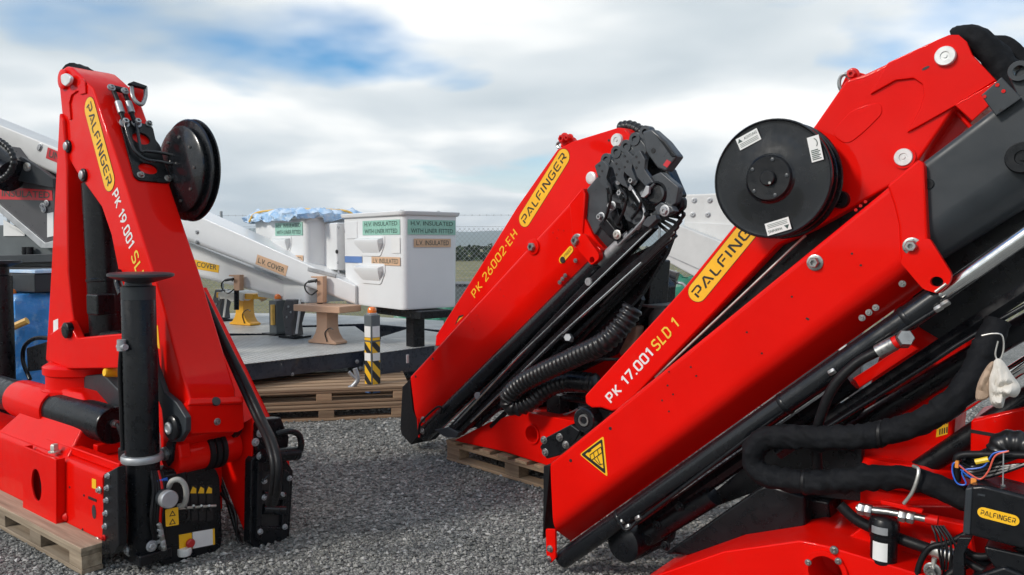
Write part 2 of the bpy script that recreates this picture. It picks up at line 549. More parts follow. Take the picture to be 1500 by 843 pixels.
mat('tarp_green', (.02, .17, .10), .4, var=.25, vs_=6, bump=.5, bs=9)
mat('strap', (.70, .42, .09), .55, var=.15, vs_=12)
mat('amber', (.85, .20, .02), .15, var=.1, coat=.5)
mat('hose_black', (.009, .009, .010), .34, spec=.4, var=.2, vs_=14)
mat('wire_blue', (.02, .12, .55), .4); mat('wire_red', (.65, .10, .06), .4); mat('wire_orange', (.75, .26, .04), .45); mat('wire_yellow', (.75, .5, .02), .45)
mat('knob_red', (.45, .02, .02), .35)
mat('paper', (.72, .72, .70), .6, var=.04)
mat('bag', (.62, .58, .52), .8, var=.12, vs_=14, bump=.4, bs=30)
mat('bag_brown', (.38, .27, .19), .8, var=.15, vs_=14, bump=.4, bs=30)
mat('bark', (.12, .09, .06), .9, var=.2)
mat('tree_far', (.030, .050, .022), .9, var=.4, vs_=.12)
mat('hill', (.05, .085, .06), .95, var=.25, vs_=.01)
mat('post_galv', (.34, .36, .37), .5, metal=.6, var=.15)
mat('wire_galv', (.36, .38, .40), .45, metal=.7, var=.1)

def stripes(name, c1, c2, freq, ang=45, axis='yz'):
    m = bpy.data.materials.new(name); m.use_nodes = True
    t = m.node_tree; b = t.nodes['Principled BSDF']; nn = t.nodes.new; ll = t.links.new
    co = nn('ShaderNodeTexCoord'); sp = nn('ShaderNodeSeparateXYZ'); ll(co.outputs['Object'], sp.inputs[0])
    def mm(op, a, b2=0.0):
        k = nn('ShaderNodeMath'); k.operation = op
        for i, v in enumerate((a, b2)):
            if isinstance(v, (int, float)): k.inputs[i].default_value = v
            else: ll(v, k.inputs[i])
        return k.outputs[0]
    h = mm('ADD', sp.outputs[0], sp.outputs[1])
    v = mm('ADD', mm('MULTIPLY', h, freq), mm('MULTIPLY', sp.outputs[2], freq))
    g = mm('GREATER_THAN', mm('FRACT', v), .5)
    mxx = nn('ShaderNodeMix'); mxx.data_type = 'RGBA'
    mxx.inputs[6].default_value = (*c1, 1); mxx.inputs[7].default_value = (*c2, 1)
    ll(g, mxx.inputs[0]); ll(mxx.outputs[2], b.inputs['Base Color'])
    b.inputs['Roughness'].default_value = .45
    MAT[name] = m
stripes('hazard', (.80, .45, .015), (.015, .015, .016), 7.0)

def special():
    # gravel yard
    m = bpy.data.materials.new('gravel_ground'); m.use_nodes = True
    t = m.node_tree; b = t.nodes['Principled BSDF']; nn = t.nodes.new; ll = t.links.new
    co = nn('ShaderNodeTexCoord')
    vo = nn('ShaderNodeTexVoronoi'); vo.inputs['Scale'].default_value = 80; vo.inputs['Randomness'].default_value = 1
    ll(co.outputs['Object'], vo.inputs['Vector'])
    no = nn('ShaderNodeTexNoise'); no.inputs['Scale'].default_value = 1.1; no.inputs['Detail'].default_value = 7
    ll(co.outputs['Object'], no.inputs['Vector'])
    sp = nn('ShaderNodeSeparateColor'); ll(vo.outputs['Color'], sp.inputs[0])
    rp = nn('ShaderNodeValToRGB'); e = rp.color_ramp.elements
    e[0].position = 0; e[0].color = (.11, .11, .10, 1); e[1].position = 1; e[1].color = (.36, .35, .32, 1)
    k = e.new(.55); k.color = (.185, .185, .172, 1)
    ll(sp.outputs[0], rp.inputs[0])
    mr = nn('ShaderNodeMapRange'); mr.inputs[1].default_value = .3; mr.inputs[2].default_value = .7; mr.inputs[3].default_value = .75; mr.inputs[4].default_value = 1.2
    ll(no.outputs[0], mr.inputs[0])
    mu = nn('ShaderNodeMix'); mu.data_type = 'RGBA'; mu.blend_type = 'MULTIPLY'; mu.inputs[0].default_value = 1
    ll(rp.outputs[0], mu.inputs[6]); ll(mr.outputs[0], mu.inputs[7]); ll(mu.outputs[2], b.inputs['Base Color'])
    b.inputs['Roughness'].default_value = .85
    bp = nn('ShaderNodeBump'); bp.inputs['Strength'].default_value = .9; bp.inputs['Distance'].default_value = .012; bp.invert = True
    ll(vo.outputs['Distance'], bp.inputs['Height']); ll(bp.outputs[0], b.inputs['Normal'])
    MAT['gravel_ground'] = m
    # loose stones: one tone per island
    m = bpy.data.materials.new('stone'); m.use_nodes = True
    t = m.node_tree; b = t.nodes['Principled BSDF']; nn = t.nodes.new; ll = t.links.new
    g = nn('ShaderNodeNewGeometry'); rp = nn('ShaderNodeValToRGB'); e = rp.color_ramp.elements
    e[0].position = 0; e[0].color = (.085, .086, .082, 1); e[1].position = 1; e[1].color = (.46, .45, .425, 1)
    k = e.new(.5); k.color = (.20, .198, .184, 1); k = e.new(.85); k.color = (.29, .283, .262, 1)
    ll(g.outputs['Random Per Island'], rp.inputs[0])
    co = nn('ShaderNodeTexCoord'); no = nn('ShaderNodeTexNoise'); no.inputs['Scale'].default_value = 1.1; no.inputs['Detail'].default_value = 7
    ll(co.outputs['Object'], no.inputs['Vector'])
    mr = nn('ShaderNodeMapRange'); mr.inputs[1].default_value = .3; mr.inputs[2].default_value = .7; mr.inputs[3].default_value = .75; mr.inputs[4].default_value = 1.2
    ll(no.outputs[0], mr.inputs[0])
    mu = nn('ShaderNodeMix'); mu.data_type = 'RGBA'; mu.blend_type = 'MULTIPLY'; mu.inputs[0].default_value = 1
    ll(rp.outputs[0], mu.inputs[6]); ll(mr.outputs[0], mu.inputs[7]); ll(mu.outputs[2], b.inputs['Base Color'])
    b.inputs['Roughness'].default_value = .8
    MAT['stone'] = m
    # dry field
    m = bpy.data.materials.new('dry_grass'); m.use_nodes = True
    t = m.node_tree; b = t.nodes['Principled BSDF']; nn = t.nodes.new; ll = t.links.new
    co = nn('ShaderNodeTexCoord'); no = nn('ShaderNodeTexNoise'); no.inputs['Scale'].default_value = .35; no.inputs['Detail'].default_value = 9; no.inputs['Roughness'].default_value = .7
    ll(co.outputs['Object'], no.inputs['Vector'])
    rp = nn('ShaderNodeValToRGB'); e = rp.color_ramp.elements
    e[0].position = .3; e[0].color = (.085, .10, .035, 1); e[1].position = .7; e[1].color = (.26, .22, .11, 1)
    ll(no.outputs[0], rp.inputs[0]); ll(rp.outputs[0], b.inputs['Base Color']); b.inputs['Roughness'].default_value = .95
    MAT['dry_grass'] = m
    # aluminium tread plate
    m = bpy.data.materials.new('tread_plate'); m.use_nodes = True
    t = m.node_tree; b = t.nodes['Principled BSDF']; nn = t.nodes.new; ll = t.links.new
    co = nn('ShaderNodeTexCoord'); sp = nn('ShaderNodeSeparateXYZ'); ll(co.outputs['Object'], sp.inputs[0])
    def mm(op, a, b2=0.0):
        k = nn('ShaderNodeMath'); k.operation = op
        for i, v in enumerate((a, b2)):
            if isinstance(v, (int, float)): k.inputs[i].default_value = v
            else: ll(v, k.inputs[i])
        return k.outputs[0]
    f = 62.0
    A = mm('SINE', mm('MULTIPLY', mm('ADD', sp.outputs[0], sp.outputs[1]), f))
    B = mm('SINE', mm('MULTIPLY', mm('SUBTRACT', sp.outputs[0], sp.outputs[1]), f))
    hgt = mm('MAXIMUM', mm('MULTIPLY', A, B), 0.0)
    bp = nn('ShaderNodeBump'); bp.inputs['Strength'].default_value = 1; bp.inputs['Distance'].default_value = .03
    ll(hgt, bp.inputs['Height']); ll(bp.outputs[0], b.inputs['Normal'])
    no = nn('ShaderNodeTexNoise'); no.inputs['Scale'].default_value = 2.2; no.inputs['Detail'].default_value = 8; no.inputs['Roughness'].default_value = .65
    ll(co.outputs['Object'], no.inputs['Vector'])
    rp = nn('ShaderNodeValToRGB'); e = rp.color_ramp.elements
    e[0].position = .32; e[0].color = (.52, .52, .49, 1); e[1].position = .62; e[1].color = (.78, .78, .75, 1)
    ll(no.outputs[0], rp.inputs[0])
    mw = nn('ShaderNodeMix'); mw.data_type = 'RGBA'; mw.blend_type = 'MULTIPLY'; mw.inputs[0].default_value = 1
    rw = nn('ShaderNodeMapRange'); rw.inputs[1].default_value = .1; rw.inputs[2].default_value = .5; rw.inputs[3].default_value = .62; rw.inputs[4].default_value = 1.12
    ll(hgt, rw.inputs[0]); ll(rp.outputs[0], mw.inputs[6]); ll(rw.outputs[0], mw.inputs[7]); ll(mw.outputs[2], b.inputs['Base Color'])  # lozenges lightened as worn tops, gaps darkened to paint in relief shading
    b.inputs['Metallic'].default_value = .0; b.inputs['Roughness'].default_value = .42
    MAT['tread_plate'] = m
    # long wood grain
    for nm, c1, c2 in (('plank', (.36, .25, .15), (.20, .13, .08)), ('plank_brown', (.40, .265, .16), (.22, .135, .08)), ('plank_grey', (.36, .285, .20), (.20, .15, .10))):
        m = bpy.data.materials.new(nm); m.use_nodes = True
        t = m.node_tree; b = t.nodes['Principled BSDF']; nn = t.nodes.new; ll = t.links.new
        co = nn('ShaderNodeTexCoord'); mp = nn('ShaderNodeMapping'); mp.inputs['Scale'].default_value = (1.2, 22, 22)
        oi = nn('ShaderNodeObjectInfo')
        ll(co.outputs['Object'], mp.inputs[0])
        av = nn('ShaderNodeVectorMath'); ll(mp.outputs[0], av.inputs[0])
        cx = nn('ShaderNodeCombineXYZ'); k = nn('ShaderNodeMath'); k.operation = 'MULTIPLY'; k.inputs[1].default_value = 50; ll(oi.outputs['Random'], k.inputs[0])
        ll(k.outputs[0], cx.inputs[0]); ll(cx.outputs[0], av.inputs[1])
        no = nn('ShaderNodeTexNoise'); no.inputs['Scale'].default_value = 1.6; no.inputs['Detail'].default_value = 7; no.inputs['Roughness'].default_value = .62
        ll(av.outputs[0], no.inputs['Vector'])
        rp = nn('ShaderNodeValToRGB'); e = rp.color_ramp.elements
        e[0].position = .33; e[0].color = (*c2, 1); e[1].position = .62; e[1].color = (*c1, 1)
        ll(no.outputs[0], rp.inputs[0])
        hv = nn('ShaderNodeHueSaturation'); q = nn('ShaderNodeMapRange'); q.inputs[3].default_value = .6; q.inputs[4].default_value = 1.25
        ll(oi.outputs['Random'], q.inputs[0]); ll(q.outputs[0], hv.inputs['Value']); ll(rp.outputs[0], hv.inputs['Color'])
        ll(hv.outputs[0], b.inputs['Base Color']); b.inputs['Roughness'].default_value = .8
        bp = nn('ShaderNodeBump'); bp.inputs['Strength'].default_value = .4; bp.inputs['Distance'].default_value = .004
        ll(no.outputs[0], bp.inputs['Height']); ll(bp.outputs[0], b.inputs['Normal'])
        MAT[nm] = m
    # thin clear plastic film
    m = bpy.data.materials.new('film'); m.use_nodes = True
    b = m.node_tree.nodes['Principled BSDF']
    b.inputs['Base Color'].default_value = (.55, .68, .82, 1); b.inputs['Roughness'].default_value = .25
    MAT['film'] = m
special()
# ------------------------------------------------------------------ setting
def sheet(name, pts, z, mt, kind='structure'):
    o = MB().add([(x, y, z) for x, y in pts], [tuple(range(len(pts)))]).build(name, mt, None, smooth=0)
    o['kind'] = kind
    return o
sheet('field', [(-6000, -300), (6000, -300), (6000, 6000), (-6000, 6000)], -0.03, 'dry_grass')
sheet('yard_ground', [(-30, -12), (30, -12), (30, 13.4), (-30, 13.4)], 0.0, 'gravel_ground')
# loose gravel: 20-sided and 8-sided chips lying on the yard
def gravel():
    rg = random.Random(3)
    m = MB()
    oc = [(1, 0, 0), (0, 1, 0), (-1, 0, 0), (0, -1, 0), (0, 0, 1), (0, 0, -1)]
    of = [(0, 1, 4), (1, 2, 4), (2, 3, 4), (3, 0, 4), (1, 0, 5), (2, 1, 5), (3, 2, 5), (0, 3, 5)]
    cnt = 0
    while cnt < 105000:
        y = 2.9 + (rg.random() ** 1.5) * 4.7
        x = y * (rg.random() * 1.9 - .95)
        size = rg.choice((.005, .006, .007, .007, .008, .009, .011, .014)) * (1 + .07 * (y - 3))
        ang = rg.random() * 6.28; ca, sa = math.cos(ang), math.sin(ang)
        sx, sy, sz = size * (.75 + rg.random() * .7), size * (.6 + rg.random() * .5), size * (.45 + rg.random() * .45)
        tx = (rg.random() - .5) * .8
        vs_ = []
        for a, b, c in oc:
            a = a * sx * (.8 + .4 * rg.random()); b = b * sy * (.8 + .4 * rg.random()); c = c * sz + a * tx * .5
            vs_.append((x + a * ca - b * sa, y + a * sa + b * ca, sz * .55 + c))
        m.add(vs_, of)
        cnt += 1
    me = bpy.data.meshes.new('gravel'); me.from_pydata(m.v, [], m.f); me.materials.append(MAT['stone'])
    o = bpy.data.objects.new('gravel', me); scene.collection.objects.link(o)
    tag(o, 'loose grey crushed stone covering the yard', 'gravel', kind='stuff')
gravel()
# far range of hills and the dark wood in front of it
def ridge(name, y, x0, x1, f, mt, kind, depth, label=None, cat=None):
    n = 160; vs_ = []; fs = []
    for i in range(n + 1):
        x = x0 + (x1 - x0) * i / n
        h = f(x)
        vs_ += [(x, y, -2), (x, y + depth * .3, h * .72), (x, y + depth * .5, h), (x, y + depth, -2)]
    for i in range(n):
        for k in range(3):
            a = i * 4 + k
            fs.append((a, a + 4, a + 5, a + 1))
    o = MB().add(vs_, fs).build(name, mt, None, smooth=80)
    o['kind'] = kind
    if label: tag(o, label, cat)
    return o
ridge('hills', 2600, -3200, 3200, lambda x: 62 + 30 * mnoise.noise((x / 520, 3.1, 0)) + 8 * mnoise.noise((x / 120, 1.1, 0)), 'hill', 'structure', 900)
def wood():
    rg = random.Random(11); m = MB()
    for i in range(7000):
        x = rg.uniform(-95, 95); y = rg.uniform(78, 92)
        top = 1.55 + 1.1 * mnoise.noise((x / 13, .3, 0)) + .5 * mnoise.noise((x / 4, 2.3, 0))
        z = rg.random() ** 1.3 * top
        r = rg.uniform(.2, .55)
        c = Vector((x, y, z))
        vs_ = [c + Vector((rg.uniform(-1, 1), rg.uniform(-1, 1), rg.uniform(-1, 1))).normalized() * r * rg.uniform(.6, 1.2) for _ in range(7)]
        m.add(vs_, [(0, 1, 2), (2, 3, 4), (4, 5, 6), (0, 3, 5), (1, 4, 6), (0, 2, 6), (1, 3, 6)])
    o = m.build('distant_wood', 'tree_far', None, smooth=0)
    tag(o, 'dark green belt of scrub and trees beyond the dry field', 'wood', kind='stuff')
wood()
# chain link fence with posts
def fence():
    FF = Fr((-1.22, 13.0), 2, (0, 0))
    fo = FF.empty('chain_link_fence', 'galvanised chain link fence with barbed wire along the edge of the yard', 'fence')
    s0, s1, top = -11.2, 14.0, 1.86
    for i in range(7):
        s = -10.92 + i * 3.64
        MB().tube([(s, .03, -.1), (s, .03, 2.12)], .024, 8).build('post', 'post_galv', fo)
    for z in (.15, 1.0, top): MB().tube([(s0, .0, z), (s1, .0, z)], .0025, 4).build('line_wire', 'wire_galv', fo)
    P = []; k = 0
    for z in (2.05,):
        m = MB(); m.tube([(s0, 0.03, z), (s1, 0.03, z)], .0022, 4)
        for i in range(int((s1 - s0) / .12)):
            s = s0 + i * .12
            m.tube([(s - .006, .03, z - .016), (s + .006, .03, z + .016)], .0016, 3); m.tube([(s - .006, .03, z + .014), (s + .006, .034, z - .014)], .0016, 3)
        m.build('barbed_wire', 'wire_galv', fo)
    m = MB(); p = .078; H = top - .02
    n = int((s1 - s0) / p)
    for i in range(-int(H / p * 1.0) - 1, n):
        for sg in (1, -1):
            a = s0 + i * p; b = a + H * .95
            if sg < 0: a, b = b, a
            z0, z1 = .02, H
            def clip(a, b, z0, z1):
                for lim, f in ((s0, 1), (s1, -1)):
                    if (a - lim) * f < 0 and (b - lim) * f < 0: return None
                    if (a - lim) * f < 0: t = (lim - a) / (b - a); z0 = z0 + (z1 - z0) * t; a = lim
                    if (b - lim) * f < 0: t = (lim - a) / (b - a); z1 = z0 + (z1 - z0) * t; b = lim
                return a, b, z0, z1
            q = clip(a, b, z0, z1)
            if q: m.tube([(q[0], sg * .002, q[2]), (q[1], sg * .002, q[3])], .0026, 3, caps=False)
    m.build('wire_mesh', 'wire_galv', fo, kind='stuff')
fence()
# ------------------------------------------------------------------ crane with the big reel (PK 17.001)
def sec_outer(W, H, bend=.25, inb=.14, topr=.024):
    """rounded section of a boom housing: flat sides, folded-in bottom; returns (w,k)"""
    p = [(0, H * bend), (0, H), (W, H), (W, H * bend), (W - inb, 0), (inb, 0)]
    q = []
    m = len(p)
    rad = [.045, topr, topr, .045, .03, .03]
    for i in range(m):
        a, b, c = Vector(p[i - 1]), Vector(p[i]), Vector(p[(i + 1) % m])
        da, dc = (a - b), (c - b)
        r_ = min(rad[i], da.length * .48, dc.length * .48)
        s_, e_ = b + da.normalized() * r_, b + dc.normalized() * r_
        for k in range(6):
            t = k / 5
            v = s_ * (1 - t) ** 2 + b * 2 * t * (1 - t) + e_ * t * t
            q.append((v.x, v.y / H))
    return q

def right_crane():
    F = Fr((.174, 3.63), 38, (1.25, .45))
    C = F.empty('loader_crane', 'red folded loader crane marked PK 17.001 SLD 1 carrying a large black hose reel', 'crane')
    S = side(F, 0)
    # --- outer boom housing
    q = S.poly([(806, 678), (1304, 271), (1345, 423), (812, 806)])
    ob = MB().boom(q, sec_outer(.27, .36)).build('outer_boom', 'red', C, smooth=60, wn=True)
    prism('tail_cap', S, [(796, 683), (806, 682), (797, 776), (795, 790)], .22, 'rubber', C, h=-.02, bevel=.003)
    tp = prism('tail_tab', S, [(799, 775), (813, 776), (814, 818), (806, 826), (800, 812)], .015, 'red', C, h=.004, bevel=.003, rr=.008)
    bolt(S, 806, 804, .011, tp, h=.004); bolt(S, 804, 819, .010, tp, h=.004)
    # collar at the mouth of the housing
    prism('boom_collar', S, [(1299, 272), (1345, 233), (1354, 240), (1359, 349), (1340, 376), (1319, 384), (1316, 330), (1309, 300)], .3, 'red', C, h=.012, bevel=.01)
    fl = prism('guide_flange', S, [(1318, 384), (1345, 352), (1361, 349), (1394, 402), (1392, 414), (1375, 431), (1352, 424)], .03, 'red', C, h=.022, bevel=.006, rr=.012, holes=[(1372, 413, .020, .017)])
    bolt(S, 1336, 361, .020, C, h=.012, hh=.03); bolt(S, 1194, 385, .020, C, h=0, hh=.03)
    for x, y in ((1375, 424), ): tubep('retaining_pin', S, [(1370, 428, .03), (1386, 416, .03)], .005, 'zinc', fl, smooth=False)
    for x, y in ((1263, 466), (1273, 458), (1283, 451), (1322, 416)): bolt(S, x, y, .008, C, h=-.004, hh=.010)
    for x, y in ((1248, 372), (1261, 389), (1094, 487), (1116, 518), (1160, 435), (1182, 467), (1012, 538), (1020, 551), (980, 545), (978, 565), (986, 578), (970, 587), (980, 603), (1184, 468)):
        pin(S, x, y, .004, C, 'decal_black', h=0, hh=.002, name='rivet_hole_shade')  # black discs on the surface paint in the dark of the holes
    for x, y in ((894, 628), (836, 675)): pin(S, x, y, .0075, C, 'decal_black', h=0, hh=.002, name='drain_hole_shade')  # hole darkness put in as proud black discs
    for i in range(3): bolt(S, 1254 + 7 * i, 308 - 6 * i, .006, C, 'red_edge', h=-.002, hh=.006, washer=False)
    # warning triangle
    tr = sticker(S, [(849, 666), (884, 639), (890, 699)], 'decal_yellow', C, .0012, 'warning_sign', rr=.012)
    sticker(S, [(851, 666), (882, 643), (887, 695)], 'decal_black', tr, .002, 'sign_border', rr=.01)
    sticker(S, [(857, 666), (880, 649), (884, 687)], 'decal_yellow', tr, .0028, 'sign_face', rr=.006)
    for a, b in (((864, 667), (880, 655)), ((866, 675), (882, 663)), ((864, 667), (866, 675)), ((869, 663), (871, 671)), ((875, 659), (877, 668)), ((880, 655), (882, 663)), ((862, 663), (866, 660)), ((874, 668), (880, 682)), ((870, 672), (878, 681)), ((878, 681), (883, 680))):
        MB().tube([S.p(*a, .004), S.p(*b, .004)], .0018, 4).build('pictogram_line', 'decal_black', tr)
    # --- black extension boom sliding out of the housing
    E = side(F, .025)
    q = E.poly([(1330, 253), (1600, 47), (1640, 215), (1345, 398)])
    ex = MB().boom(q, [(w_ + .025, k) for w_, k in sec_outer(.22, .30, .26, .07, .03)]).build('extension_boom', 'charcoal', C, smooth=60, wn=True)
    pin(E, 1360, 270, .018, C, 'black', h=.0, hh=.005, name='sight_hole_shade')  # black disc painted in for the dark of the opening
    pl = prism('end_plate', E, [(1437, 140), (1467, 113), (1497, 144), (1459, 170)], .02, 'charcoal', C, h=.03, bevel=.003)
    for x, y in ((1442, 142), (1461, 125), (1470, 134)): pin(E, x, y, .006, pl, 'red_edge', h=.03, hh=.003, name='marker_dot')
    pin(E, 1466, 162, .005, pl, 'decal_black', h=.03, hh=.002, name='marker_dot')
    MB().prism(E, circ(E.px(1493, 104, .02), .032, n=24), -.04, .02, [circ(E.px(1493, 104, .02), .017, n=16)]).build('lug', 'charcoal', C, .004)
    prism('lug_base', E, [(1480, 118), (1500, 92), (1530, 110), (1515, 150), (1490, 140)], .05, 'charcoal', C, h=.0, bevel=.004)
    pin(E, 1499, 232, .05, C, 'black', h=0.0, hh=.03, name='roller_boss')
    # --- boom extension ram under the housing
    c0, c1, c2 = S.p(824, 820, -.05), S.p(1378, 432, -.05), S.p(1570, 297, -.05)
    MB().lathe(c0, c1 - c0, [(.030, -.012), (.041, 0), (.043, .02), (.043, (c1 - c0).length - .02), (.040, (c1 - c0).length)], 28).build('extension_cylinder', 'black_gloss', C)
    MB().cyl(c1, c2, .029, 24).build('piston_rod', 'chrome', C)
    for t in (.20, .66, .93):
        MB().lathe(c0 + (c1 - c0) * t, c1 - c0, [(.044, 0), (.0455, .003), (.0455, .017), (.044, .02)], 24).build('cylinder_band', 'black', C)
    for x, y in ((910, 765), (920, 772), (1219, 545), (1375, 452), (1385, 445), (935, 759)):
        MB().lathe(S.p(x, y, -.01), Vector((.7, 0, .5)), [(.009, -.014), (.012, -.010), (.012, .010), (.009, .014)], 6).build('pipe_fitting', 'steel', C)
    tubep('oil_pipe', S, [(930, 768, -.02), (1219, 548, -.02), (1382, 448, -.02)], .0085, 'black', C, smooth=False)
    tubep('oil_pipe', S, [(905, 762, .0), (918, 777, .0), (936, 760, -.02)], .007, 'black', C)
    D = side(F, .16)
    tubep('slide_rail', D, [(1140, 664), (1600, 362)], .030, 'black', C, smooth=False, seg=6)
    tubep('slide_rail', D, [(905, 800), (1250, 560)], .033, 'black', C, smooth=False, seg=8)
    tubep('oil_pipe', D, [(1190, 640, .04), (1350, 540, .04), (1420, 495, .04), (1560, 415, .04)], .009, 'black_gloss', C)
    c0, c1 = D.p(948, 785), D.p(1120, 678)
    MB().lathe(c0, c1 - c0, [(.03, -.02), (.046, -.01), (.048, .01), (.048, .4)], 24).build('rear_cylinder', 'black', C)
    for x, y in ((962, 770), (975, 800), (995, 742)): bolt(D, x, y, .014, C, 'black', h=.05)
    tubep('lower_rod', side(F, .3), [(1380, 612), (1600, 470)], .026, 'chrome', C, smooth=False)
    tubep('lower_cylinder', side(F, .3), [(1235, 640), (1395, 541), (1600, 420)], .042, 'black', C, smooth=False)
    tubep('lower_cylinder', side(F, .36), [(1330, 700), (1600, 520)], .04, 'black', C, smooth=False)
    prism('boom_rest_bar', side(F, .24), [(1160, 622), (1210, 580), (1330, 503), (1345, 512), (1215, 598), (1172, 630)], .03, 'red', C)
    # --- main boom
    M = side(F, .35)
    mb = prism('main_boom', M, [(857, 592), (856, 580), (1001, 422), (1193, 184), (1240, 116), (1266, 109), (1371, 59), (1390, 51), (1404, 51), (1416, 61), (1424, 80), (1462, 120), (1440, 160), (1398, 160), (1330, 258), (1301, 275), (1191, 336), (1139, 360), (985, 523), (912, 600), (895, 603), (880, 598), (866, 598)], .25, 'red', C, bevel=.012)
    pa = [(1274, 139), (1312, 118), (1338, 115), (1351, 124), (1353, 140), (1347, 160), (1328, 195), (1345, 186), (1400, 155), (1459, 118), (1424, 80), (1416, 61), (1404, 51), (1390, 51), (1371, 59), (1300, 92)]
    prism('reinforcement_plate', M, pa, .014, 'red', C, h=.012, bevel=.005)
    prism('reinforcement_plate', M, [(1216, 196), (1250, 158), (1290, 150), (1293, 166), (1268, 192), (1240, 214)], .006, 'red', C, h=.004, bevel=.004, rr=.05)
    prism('cheek_plate', M, [(1398, 154), (1461, 118), (1452, 152), (1424, 178)], .02, 'red', C, h=.022, bevel=.004)
    prism('column_head', side(F, .44), [(1310, 262), (1330, 180), (1400, 150), (1440, 160), (1400, 205), (1340, 250)], .16, 'red_edge', C)
    tubep('gusset', side(F, .40), [(1345, 238), (1400, 158)], .008, 'red', C, smooth=False); tubep('gusset', side(F, .40), [(1398, 160), (1425, 190)], .008, 'red', C, smooth=False)
    pin(M, 1385, 83, .036, C, 'pin_white', h=.014, hh=.016); pin(M, 1324, 231, .034, C, 'pin_white', h=.0, hh=.014)
    MB().lathe(M.p(1324, 231), M.n, [(.043, -.01), (.043, .008), (.036, .008)], 28).build('pin_ring', 'red', C)
    pin(M, 1232, 293, .036, C, 'black', h=0, hh=.03)
    prism('slot_shade', M, rnd(circ(M.px(1357, 101), .014, .005, 12, rot=.4), .001, 1), .002, 'decal_black', C, h=.0135, raw=True, bevel=0)  # black sliver colours in the shade inside the slot
    hk = prism('lifting_lug', M, [(1228, 134), (1240, 108), (1252, 104), (1268, 109), (1262, 120), (1240, 136)], .05, 'red', C, h=-.06, bevel=.006)
    ring = [M.p(1238 + 10 * math.cos(t) * .9, 122 + 13 * math.sin(t), -.03 + .0 * t) for t in [i * 2 * math.pi / 16 for i in range(16)]]
    MB().tube(ring, .008, 8, closed=True).build('shackle', 'steel', C)
    bolt(M, 1249, 110, .018, C, 'red_edge', h=-.04, hh=.03)
    # lift ram and shadow gap under the main boom
    c0, c1 = side(F, .47).p(905, 612), side(F, .47).p(1330, 292)
    MB().cyl(c0, c1, .06, 24).build('lift_cylinder', 'black_gloss', C)
    tubep('oil_pipe', M, [(960, 553, -.02), (1180, 345, -.02)], .006, 'zinc', C, smooth=False)
    prism('gap_shade_plate', side(F, .42), [(970, 545), (985, 523), (1139, 360), (1191, 336), (1301, 275), (1345, 262), (1345, 330), (1150, 470), (930, 640), (900, 610)], .05, 'black', C)  # black plate added for the shade in the gap below the boom
    prism('extension_shade_plate', side(F, .33), [(1345, 396), (1420, 330), (1540, 240), (1540, 420), (1380, 500), (1330, 470)], .04, 'black', C)  # black plate added for the dark under the extension's inner bend
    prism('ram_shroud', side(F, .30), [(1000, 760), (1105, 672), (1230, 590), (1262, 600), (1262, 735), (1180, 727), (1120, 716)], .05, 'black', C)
    # lettering
    d = (Vector(M.px(1074, 345)) - Vector(M.px(1022, 430)))
    d = Vector(M.px(1001, 424)) - Vector(M.px(1193, 184)); d = -d.normalized()
    a = Vector(M.px(1022, 428)); badge(M, a, a + d * .47, .047, C, raw=True)
    # baseline of the model number runs along the boom
    b0 = Vector(M.px(896, 592)); e1 = Vector(M.px(959, 521)); e2 = Vector(M.px(996, 478))
    dd = (e2 - b0).normalized()
    letter(M, strokes('pK 17.001', .2, .2), b0, b0 + dd * (e1 - b0).length, .052, 'decal_white', C, raw=True, bold=.02)
    letter(M, strokes('SlD 1', .17, .2), b0 + dd * ((e1 - b0).length + .022), b0 + dd * (e2 - b0).length, .054, 'decal_text', C, raw=True, bold=.015, slant=.1)
    # knuckle
    K = side(F, .36)
    MB().lathe(K.p(858, 615), K.n, [(.062, -.2), (.062, .015), (.056, .02), (.036, .02), (.034, .012), (.02, .012), (.018, .02)], 28).build('knuckle_pin', 'black_gloss', C)
    MB().lathe(K.p(858, 615), K.n, [(.030, 0), (.030, .024), (.022, .024), (.020, .018)], 24).build('pin_ring', 'steel', C)
    kb = prism('knuckle_block', K, [(790, 655), (800, 641), (836, 622), (850, 632), (842, 648), (818, 668), (800, 673)], .2, 'black', C, h=-.03, bevel=.008)
    for x, y in ((799, 663), (820, 641), (797, 645), (829, 652)): bolt(K, x, y, .014, kb, h=-.03)
    prism('knuckle_link', K, [(846, 596), (866, 596), (900, 604), (880, 640), (850, 640), (842, 615)], .06, 'black', C, h=-.06, bevel=.006)
    # --- hose reel
    c = side(F, .14).p(1129, 262); nn_ = Vector((0, -1, 0)); r = .238
    rl = MB().lathe(c, nn_, [(r * .3, -.2), (r * .3, -.15), (r * .985, -.147), (r, -.140), (r * .985, -.133), (r * .78, -.128), (r * .78, -.088), (r * .97, -.084), (r * .985, -.079), (r * .97, -.074), (r * .80, -.070), (r * .80, -.022), (r * .985, -.018), (r * 1.0, -.010), (r * .995, -.002), (r * .975, .002), (r * .955, -.004), (r * .9, -.006), (r * .5, .006), (r * .42, .008), (r * .385, .016)], 64).build('hose_reel', 'black_gloss', C, smooth=30)
    hub = MB().lathe(c, nn_, [(r * .40, .0), (r * .38, .022), (r * .355, .028), (r * .13, .026), (r * .125, .040), (r * .11, .044)], 40).build('hub_cover', 'black', rl)
    for i in range(5):
        t = 2 * math.pi * i / 5 + 1.35
        q = c + Vector((math.cos(t) * r * .31, -.026, math.sin(t) * r * .31))
        MB().lathe(q, nn_, [(.008, 0), (.008, .005), (.005, .006)], 6).build('hub_bolt', 'head_grey', rl)
    MB().lathe(c + Vector((.012, -.04, -.02)), nn_, [(.006, 0), (.006, .006)], 6).build('hub_bolt', 'steel', rl)
    FP = Pl(F, c + nn_ * .001, (1, 0, 0), (0, 0, 1))
